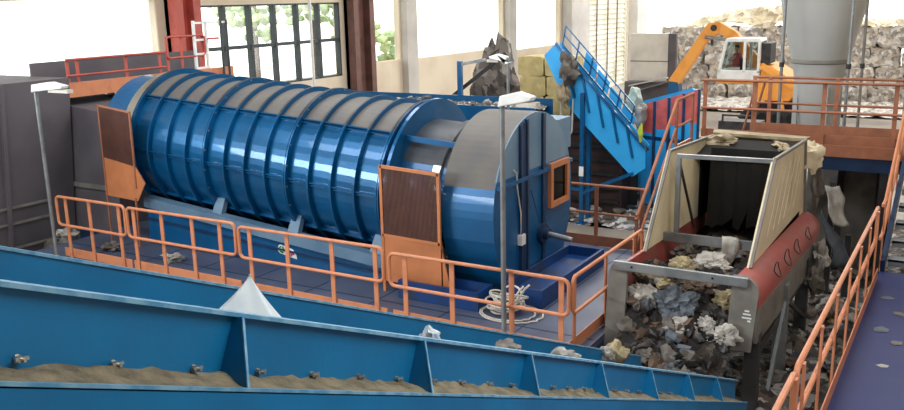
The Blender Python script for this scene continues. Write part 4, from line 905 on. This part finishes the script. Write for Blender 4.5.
# refuse scattered on the hall floor behind the platform
def scat(u, v):
    x = -10.5 + 5.0 * u; yv = 20.3 + 4.4 * v; k = noise.noise(V((x * 1.3, yv * 1.3, 3.3))) * .3 + noise.noise(V((x * 4, yv * 4, 6.3))) * .14
    e = min(1, 4 * u, 4 * (1 - u), 5 * v); return V((x, yv, FZ + max(0.0, (0.04 + k + .3 * v) * e)))
heap('floor_refuse', TRASHG, scat, 60, 60, 'loose refuse spread on the hall floor under the blue conveyor', 'refuse')
for i in range(40):
    p = scat(rnd.uniform(.05, .95), rnd.uniform(.0, .7)); k = rnd.choice([0, 0, 1, 2, 0, 1]); s = rnd.uniform(.08, .2)
    scrap('refuse_scrap', PICK[k][1], p + V((0, 0, .04)), (s, s * .8, s * .5), 740 + i, PICK[k][0] + ' on the hall floor under the blue conveyor', 'scrap', PICK[k][0] + 's on the hall floor under the conveyor', sub=2, amp=.8)

# ------------------------------------------------------------------ yard: excavator, bale wall, concrete wall
ex = thing('excavator', (-8.3, 40.5, FZ), 'orange excavator with white cab working in the yard before the bale wall', 'excavator')
for yv in (39.6, 41.6):
    tr_ = MB(); pts = [(-8.6, FZ + 0.02), (-6.0, FZ + 0.02), (-5.65, FZ + 0.4), (-6.0, FZ + 0.78), (-8.6, FZ + 0.78), (-8.95, FZ + 0.4)]
    tr_.prism([(a, yv - 0.3, b) for a, b in pts], (0, 0.6, 0)); tk = tr_.build('track', DKSTEEL, ex, smooth=False)
    w_ = MB()
    for x in (-8.5, -7.9, -7.3, -6.7, -6.1): w_.tube([(x, yv - 0.36, FZ + 0.4), (x, yv + 0.36, FZ + 0.4)], 0.22, 14)
    w_.build('track_wheels', BLACK, tk)
bx('undercarriage', DKSTEEL, ex, -8.1, -6.5, 39.9, 41.3, FZ + 0.5, FZ + 0.9)
MB().tube([(-7.3, 40.6, FZ + 0.9), (-7.3, 40.6, FZ + 1.12)], 0.8, 24).build('turntable', DKSTEEL, ex)
MB().prism([(-9.95, 39.5, 0.8), (-8.3, 39.5, 0.8), (-8.2, 39.5, 0.1), (-6.9, 39.5, 0.1), (-6.6, 39.5, 0.5), (-6.6, 39.5, 0.9), (-7.7, 39.5, 1.6), (-8.1, 39.5, 1.65), (-8.15, 39.5, 0.97), (-9.95, 39.5, 0.97)], (0, 2.3, 0)).build('upper_body', EXO, ex, smooth=False, bevel=0.05)
MB().prism([(-6.95, 39.6, 0.2), (-6.5, 39.6, 0.3), (-6.4, 39.6, 0.8), (-7.0, 39.6, 1.2)], (0, 2.1, 0)).build('counterweight', EXO, ex, smooth=False)
mb = MB(); mb.bar((-8.1, 39.45, 1.62), (-6.7, 39.45, 0.72), 0.12, 0.26); mb.bar((-7.4, 39.45, 0.9), (-7.0, 39.45, -0.9), 0.1, 0.2); mb.build('side_arm', EXO, ex, smooth=False)
# cab: white pillars around glass
cb = MB(); X0, X1, Yc0, Yc1, Zc0, Zc1 = -9.95, -8.15, 39.4, 40.7, 0.98, 2.76
cb.prism([(X0, Yc0, Zc0), (X1, Yc0, Zc0), (X1, Yc0, Zc0 + 0.42), (X0 + 0.02, Yc0, Zc0 + 0.42)], (0, Yc1 - Yc0, 0))
cb.prism([(X0 + 0.26, Yc0, Zc1 - 0.16), (X1, Yc0, Zc1 - 0.16), (X1 - 0.05, Yc0, Zc1), (X0 + 0.34, Yc0, Zc1)], (0, Yc1 - Yc0, 0))
for yv in (Yc0, Yc1 - 0.1):
    cb.prism([(X0, yv, Zc0 + 0.3), (X0 + 0.14, yv, Zc0 + 0.3), (X0 + 0.42, yv, Zc1 - 0.1), (X0 + 0.28, yv, Zc1 - 0.1)], (0, 0.1, 0))
    cb.box(X1 - 0.72, X1 - 0.6, yv, yv + 0.1, Zc0 + 0.3, Zc1 - 0.1); cb.box(X1 - 0.12, X1, yv, yv + 0.1, Zc0 + 0.3, Zc1 - 0.1)
cab = cb.build('cab', WHITE, ex, smooth=False, bevel=0.03)
MB().prism([(X0 + 0.14, Yc0 + 0.05, Zc0 + 0.42), (X1 - 0.78, Yc0 + 0.05, Zc0 + 0.42), (X1 - 0.78, Yc0 + 0.05, Zc1 - 0.16), (X0 + 0.4, Yc0 + 0.05, Zc1 - 0.16)], (0, 0.01, 0)).build('side_pane', GLASS, cab, smooth=False)
bx('rear_pane', GLASS, cab, X1 - 0.6, X1 - 0.12, Yc0 + 0.05, Yc0 + 0.06, Zc0 + 0.42, Zc1 - 0.16)
bx('seat', BLACK, cab, -9.02, -8.85, 39.6, 40.1, Zc0 + 0.42, Zc0 + 0.9)
bx('cab_back', DKSTEEL, ex, -8.14, -7.75, 39.5, 40.6, 1.7, 2.55)
bm_ = MB(); bw = 0.42
bm_.prism([(-8.4, 40.9, 1.0), (-8.2, 40.9, 1.5), (-9.6, 40.9, 3.0), (-10.3, 40.9, 3.4), (-10.75, 40.9, 3.28), (-10.6, 40.9, 2.95), (-10.2, 40.9, 2.85), (-9.6, 40.9, 2.4)], (0, bw, 0)); bm_.build('boom', EXO, ex, smooth=False)
stk = MB(); stk.prism([(-10.35, 40.85, 3.42), (-10.8, 40.85, 3.35), (-11.0, 40.85, 3.1), (-12.55, 40.85, 0.75), (-12.4, 40.85, 0.5), (-12.1, 40.85, 0.55), (-10.9, 40.85, 2.5), (-10.3, 40.85, 2.95)], (0, 0.5, 0)); stk.build('stick', EXO, ex, smooth=False)
MB().tube([(-9.3, 40.75, 2.55), (-10.9, 40.75, 2.75)], 0.07, 10).build('cylinder', STEEL, ex); MB().tube([(-10.55, 40.8, 3.15), (-10.5, 41.4, 3.15)], 0.14, 14).build('pivot_pin', DKSTEEL, ex)
MB().prism([(-12.5, 40.8, 0.7), (-12.1, 40.8, 0.65), (-12.0, 40.8, 0.1), (-12.25, 40.8, -0.25), (-12.6, 40.8, 0.0)], (0, 0.6, 0)).build('bucket', BLUE, ex, smooth=False)
# operator sitting in the cab
op = thing('person', (-9.2, 39.85, Zc0 + 0.42), 'person in a red shirt sitting in the excavator cab', 'person')
def skin_chain(verts, edges, radii, m, name, parent):
    me = bpy.data.meshes.new(name); b = V(parent.location)
    me.from_pydata([V(v) - b for v in verts], edges, []); o = bpy.data.objects.new(name, me); COL.objects.link(o); o.parent = parent
    md = o.modifiers.new('skin', 'SKIN'); md.use_smooth_shade = True
    for i, r in enumerate(radii): me.skin_vertices[0].data[i].radius = (r, r)
    me.skin_vertices[0].data[0].use_root = True
    sb = o.modifiers.new('sub', 'SUBSURF'); sb.levels = 1; sb.render_levels = 1; me.materials.append(m)
    return o
zb = Zc0 + 0.6; x0 = -9.2; y0 = 39.85
verts = [(x0, y0, zb), (x0, y0, zb + .25), (x0 - .02, y0, zb + .48), (x0 - .04, y0, zb + .6), (x0 - .06, y0, zb + .7), (x0 - .07, y0, zb + .8),
         (x0 - .02, y0 - .2, zb + .46), (x0 - .15, y0 - .24, zb + .22), (x0 - .38, y0 - .16, zb + .26), (x0 - .02, y0 + .2, zb + .46), (x0 - .15, y0 + .24, zb + .22), (x0 - .38, y0 + .16, zb + .26),
         (x0 - .2, y0 - .12, zb + .0), (x0 - .42, y0 - .13, zb - .02), (x0 - .46, y0 - .13, zb - .12), (x0 - .2, y0 + .12, zb + .0), (x0 - .42, y0 + .13, zb - .02), (x0 - .46, y0 + .13, zb - .12)]
edges = [(0, 1), (1, 2), (2, 3), (3, 4), (4, 5), (2, 6), (6, 7), (7, 8), (2, 9), (9, 10), (10, 11), (0, 12), (12, 13), (13, 14), (0, 15), (15, 16), (16, 17)]
skin_chain(verts, edges, [.16, .16, .15, .06, .1, .09, .08, .06, .045, .08, .06, .045, .09, .07, .06, .09, .07, .06], SKIN, 'body', op)
MB().prism([(x0 + .17, y0 - .2, zb - .05), (x0 - .17, y0 - .2, zb - .05), (x0 - .19, y0 - .24, zb + .3), (x0 - .14, y0 - .27, zb + .53), (x0 + .1, y0 - .27, zb + .55), (x0 + .17, y0 - .22, zb + .3)], (0, .5, 0)).build('shirt', SHIRT, op, bevel=0.06)
MB().ico((x0 - .04, y0, zb + .82), (.11, .1, .08), 2, .1, 1).build('hair', HAIR, op)

bvar = [bale_mesh(TRASHB, 1.28, 1.1, 0.98, s, 0.16, 9, fr=2.2) for s in (2, 7, 13, 21)]
side_words = ['leftmost', 'second from the left', 'third from the left', 'fourth from the left', 'fifth from the left', 'sixth from the left', 'seventh from the left', 'eighth from the left', 'ninth from the left', 'tenth from the left', 'second from the right', 'rightmost']
row_words = ['on the ground row', 'in the second row', 'in the third row', 'in the fourth row', 'on the raised top row']
for r_ in range(5):
    for c_ in range(12):
        if r_ == 4 and c_ < 9: continue
        o = bpy.data.objects.new('bale', bvar[(r_ * 5 + c_ * 3) % 4]); COL.objects.link(o)
        o.location = (-14.75 + c_ * 1.34 + (0.3 if r_ % 2 else 0) + rnd.uniform(-.06, .06), 48 + rnd.uniform(-.15, .15) + r_ * .08, FZ + r_ * 0.98); o.rotation_euler.z = rnd.choice([0, math.pi]) + rnd.uniform(-.05, .05)
        tag(o, 'grey refuse bale, %s of the yard wall, %s' % (row_words[r_], side_words[c_]), 'bale', 'grey refuse bales stacked in the yard')
def crest(u, v):
    x = -15.4 + 15.5 * u; yv = 47.7 + 3.0 * v; e = min(1, 7 * u, 5 * (1 - u)) * (1 - .25 * v); hgt = 0.35 + 0.7 * max(0, 1 - ((x + 10.3) / 3.5) ** 2)
    return V((x, yv, FZ + 3.86 + e * max(0, hgt * min(1, v * 4 + .15) + .3 * noise.noise(V((x * 1.5, yv, 3))) + .15 * noise.noise(V((x * 5, yv * 4, 3))))))
heap('loose_refuse', TRASHP, crest, 110, 20, 'pale loose refuse heaped on top of the yard bale wall', 'refuse')
def sand(u, v):
    x = -13.3 + 12.5 * u; yv = 43.6 + 3.6 * v; return V((x, yv, FZ + max(0, (.1 + .25 * v) + .12 * noise.noise(V((x * 2, yv * 2, 8))) + .08 * noise.noise(V((x * 7, yv * 7, 8))))))
heap('ground_litter', TRASHB, sand, 80, 24, 'grey litter strewn on the yard ground along the bale wall', 'refuse')
cwl = thing('concrete_wall', (-14.8, 45, FZ), 'weathered pale concrete wall slab standing at the hall opening', 'wall slab')
bx('slab', mat('lightened_pale_concrete', (222, 218, 210), .8, 0, (200, 196, 190), .8), cwl, -15.9, -13.9, 45, 45.3, FZ, 2.72); bx('slab_side', DARKG, cwl, -13.95, -13.5, 45.02, 45.28, FZ, 2.7)  # slab: own pale concrete colour, lightened because its face turns from the light
bx('joint', DARKG, cwl, -15.9, -13.9, 44.985, 45.0, 1.28, 1.32); bx('base_rubble', DARKG, cwl, -15.9, -13.4, 44.2, 44.9, FZ, 0.3)
brp('leaning_board', PALEC, cwl, (-15.6, 44.1, 0.1), (-13.6, 44.1, 0.55), 0.3, 0.06); brp('leaning_board', GREYP, cwl, (-15.4, 43.9, -0.2), (-13.4, 43.9, 0.4), 0.3, 0.06)
sk_ = thing('yard_crate', (-7.8, 30, FZ), 'small black steel crate on the ground behind the upper walkway', 'crate')
bx('body', DKSTEEL, sk_, -7.95, -6.5, 32.0, 32.8, FZ, 0.2); brp('handle', DKSTEEL, sk_, (-7.8, 32.0, 0.42), (-6.7, 32.0, 0.42), 0.06, 0.06); brp('handle_post', DKSTEEL, sk_, (-7.8, 32.0, 0.2), (-7.8, 32.0, 0.45), 0.06, 0.06); brp('handle_post', DKSTEEL, sk_, (-6.7, 32.0, 0.2), (-6.7, 32.0, 0.45), 0.06, 0.06)
# trees outside the dark framed window
for i, (x, yv, zc, s, lb) in enumerate(((-31, 33, 4.6, 2.3, 'pale leafy tree outside the dark framed window, at its left'), (-33, 40, 4.9, 2.2, 'pale leafy tree outside the dark framed window, behind its middle'), (-28, 38.5, 2.2, 2.0, 'low leafy tree outside the dark framed window, at its right'))):
    t_ = thing('tree', (x, yv, FZ), lb, 'tree', 'trees outside the dark framed window'); MB().tube([(x, yv, FZ), (x + .1, yv, zc)], [.22, .12], 8).build('trunk', BARK, t_)
    cr = MB()
    for k in range(70):
        a, b, q = rnd.uniform(0, 6.28), rnd.uniform(-1, 1), rnd.uniform(.5, 1) * s; cr.ico((x + q * math.cos(a) * math.sqrt(1 - b * b), yv + q * math.sin(a) * math.sqrt(1 - b * b), zc + q * b * .8), (.3, .3, .22), 1, .6, k)
    cr.build('crown', LEAF, t_)

# ------------------------------------------------------------------ left side: bunker, gantry, ladder
bk = thing('receiving_bunker', (-16.4, 8.5, FZ), 'big dark grey clad bunker filling the left side below the bright window', 'bunker')
MB().prism([(-17.4, 2, FZ), (-16.9, 2, 3.22), (-19.6, 2, 3.22), (-19.6, 2, FZ)], (0, 10.2, 0)).build('body', DARKG, bk, smooth=False)
mb = MB()
for z in (-0.3, 0.25, 0.6): 
    x = -17.4 + 0.5 * (z + 1) / 3.95; mb.box(x - 0.02, x + 0.03, 2, 11.6, z, z + 0.05)
mb.build('horizontal_rib', GREYP, bk, smooth=False)
for yv in (4, 6.2, 8.4, 10.6): brp('vertical_rib', DARKG, bk, (-17.36, yv, FZ), (-16.87, yv, 3.2), 0.08, 0.1, (1, 0, 0))
ch = thing('feed_chute', (-15.7, 12.6, FZ), 'dark grey inlet chute between the bunker and the left drum end', 'chute')
MB().prism([(-19.0, 12.25, FZ), (-15.9, 12.25, FZ), (-15.7, 12.25, 1.2), (-15.95, 12.25, 2.5), (-19.0, 12.25, 2.76)], (0, 1.6, 0)).build('chute_body', DARKG, ch, smooth=False)
MB().prism([(-17.3, 12.2, 0.8), (-15.76, 12.2, 0.8), (-15.76, 12.2, 0.9), (-17.3, 12.2, 0.9)], (0, 0.05, 0)).build('seam', GREYP, ch, smooth=False)
bx('lower_machine', NAVY, ch, -17.2, -15.9, 12.22, 14.5, FZ, -0.2)
gn = thing('gantry_walkway', (-17, 13.6, FZ), 'orange edged upper gantry against the wall behind the left drum end', 'gantry')
bx('deck_plate', DKSTEEL, gn, -18.2, -17, 12.2, 17.2, 2.78, 2.84); bx('edge_fascia', ORANGE, gn, -17.0, -16.97, 12.2, 17.2, 2.78, 3.1)
for yv in (14.1, 17.0): bx('support_leg', DKSTEEL, gn, -17.2, -17.08, yv, yv + .12, FZ, 2.78); bx('support_leg', DKSTEEL, gn, -18.15, -18.03, yv, yv + .12, FZ, 2.78)
bx('back_board', DARKG, gn, -18.25, -18.2, 12.2, 17.2, 2.84, 3.5)
rail_section('guard_railing', 'reddish railing on the wall gantry above the left drum end', 'railing', (-17.02, 12.25, 2.84), (-17.02, 15.0, 2.84), [0.05, 0.3, 1.6, 2.6], PILLAR, h=0.75, inward=(-1, 0, 0), toe=False, loop=False)
rail_section('guard_railing', 'pale red railing on the gantry before the red pillar', 'railing', (-17.02, 15.05, 2.84), (-17.02, 16.3, 2.84), [0.05, 0.5, 1.2], PILLAR, h=1.1, inward=(-1, 0, 0), toe=False, loop=True)
ld = thing('caged_ladder', (-17, 16.3, 2.84), 'white caged ladder standing beside the red pillar', 'ladder')
for yv in (15.95, 16.35): bx('stile', WHITE, ld, -17.06, -17.0, yv, yv + 0.06, 2.84, 4.3)
for z in (3.1, 3.45, 3.8, 4.22): bx('rung', WHITE, ld, -17.05, -17.01, 15.95, 16.41, z, z + 0.05)
for yv in (16.75, 16.95): bx('cage_bar', FRAME, ld, -16.9, -16.86, yv, yv + .04, 2.84, 4.3)
bx('cage_hoop', WHITE, ld, -16.95, -16.9, 16.35, 17.0, 4.22, 4.27); bx('cage_hoop', PILLAR, ld, -16.95, -16.9, 16.35, 16.7, 3.82, 3.87)
for i, (c, m, lb) in enumerate((((-15.9, 11.0, 0.15), WPLAS, 'white film scrap lying behind the leftmost railing'), ((-16.6, 11.2, -0.2), GPLAS, 'grey film scrap at the foot of the dark bunker left of the lamp post'), ((-14.4, 10.9, 0.08), GPLAS, 'crumpled film on the platform behind the leftmost railing'), ((-12.7, 10.9, 0.07), WPLAS, 'crumpled white film on the platform behind the second railing section'))):
    scrap('plastic_scrap', m, c, (.2, .12, .1), 800 + i, lb, 'scrap', amp=.8)
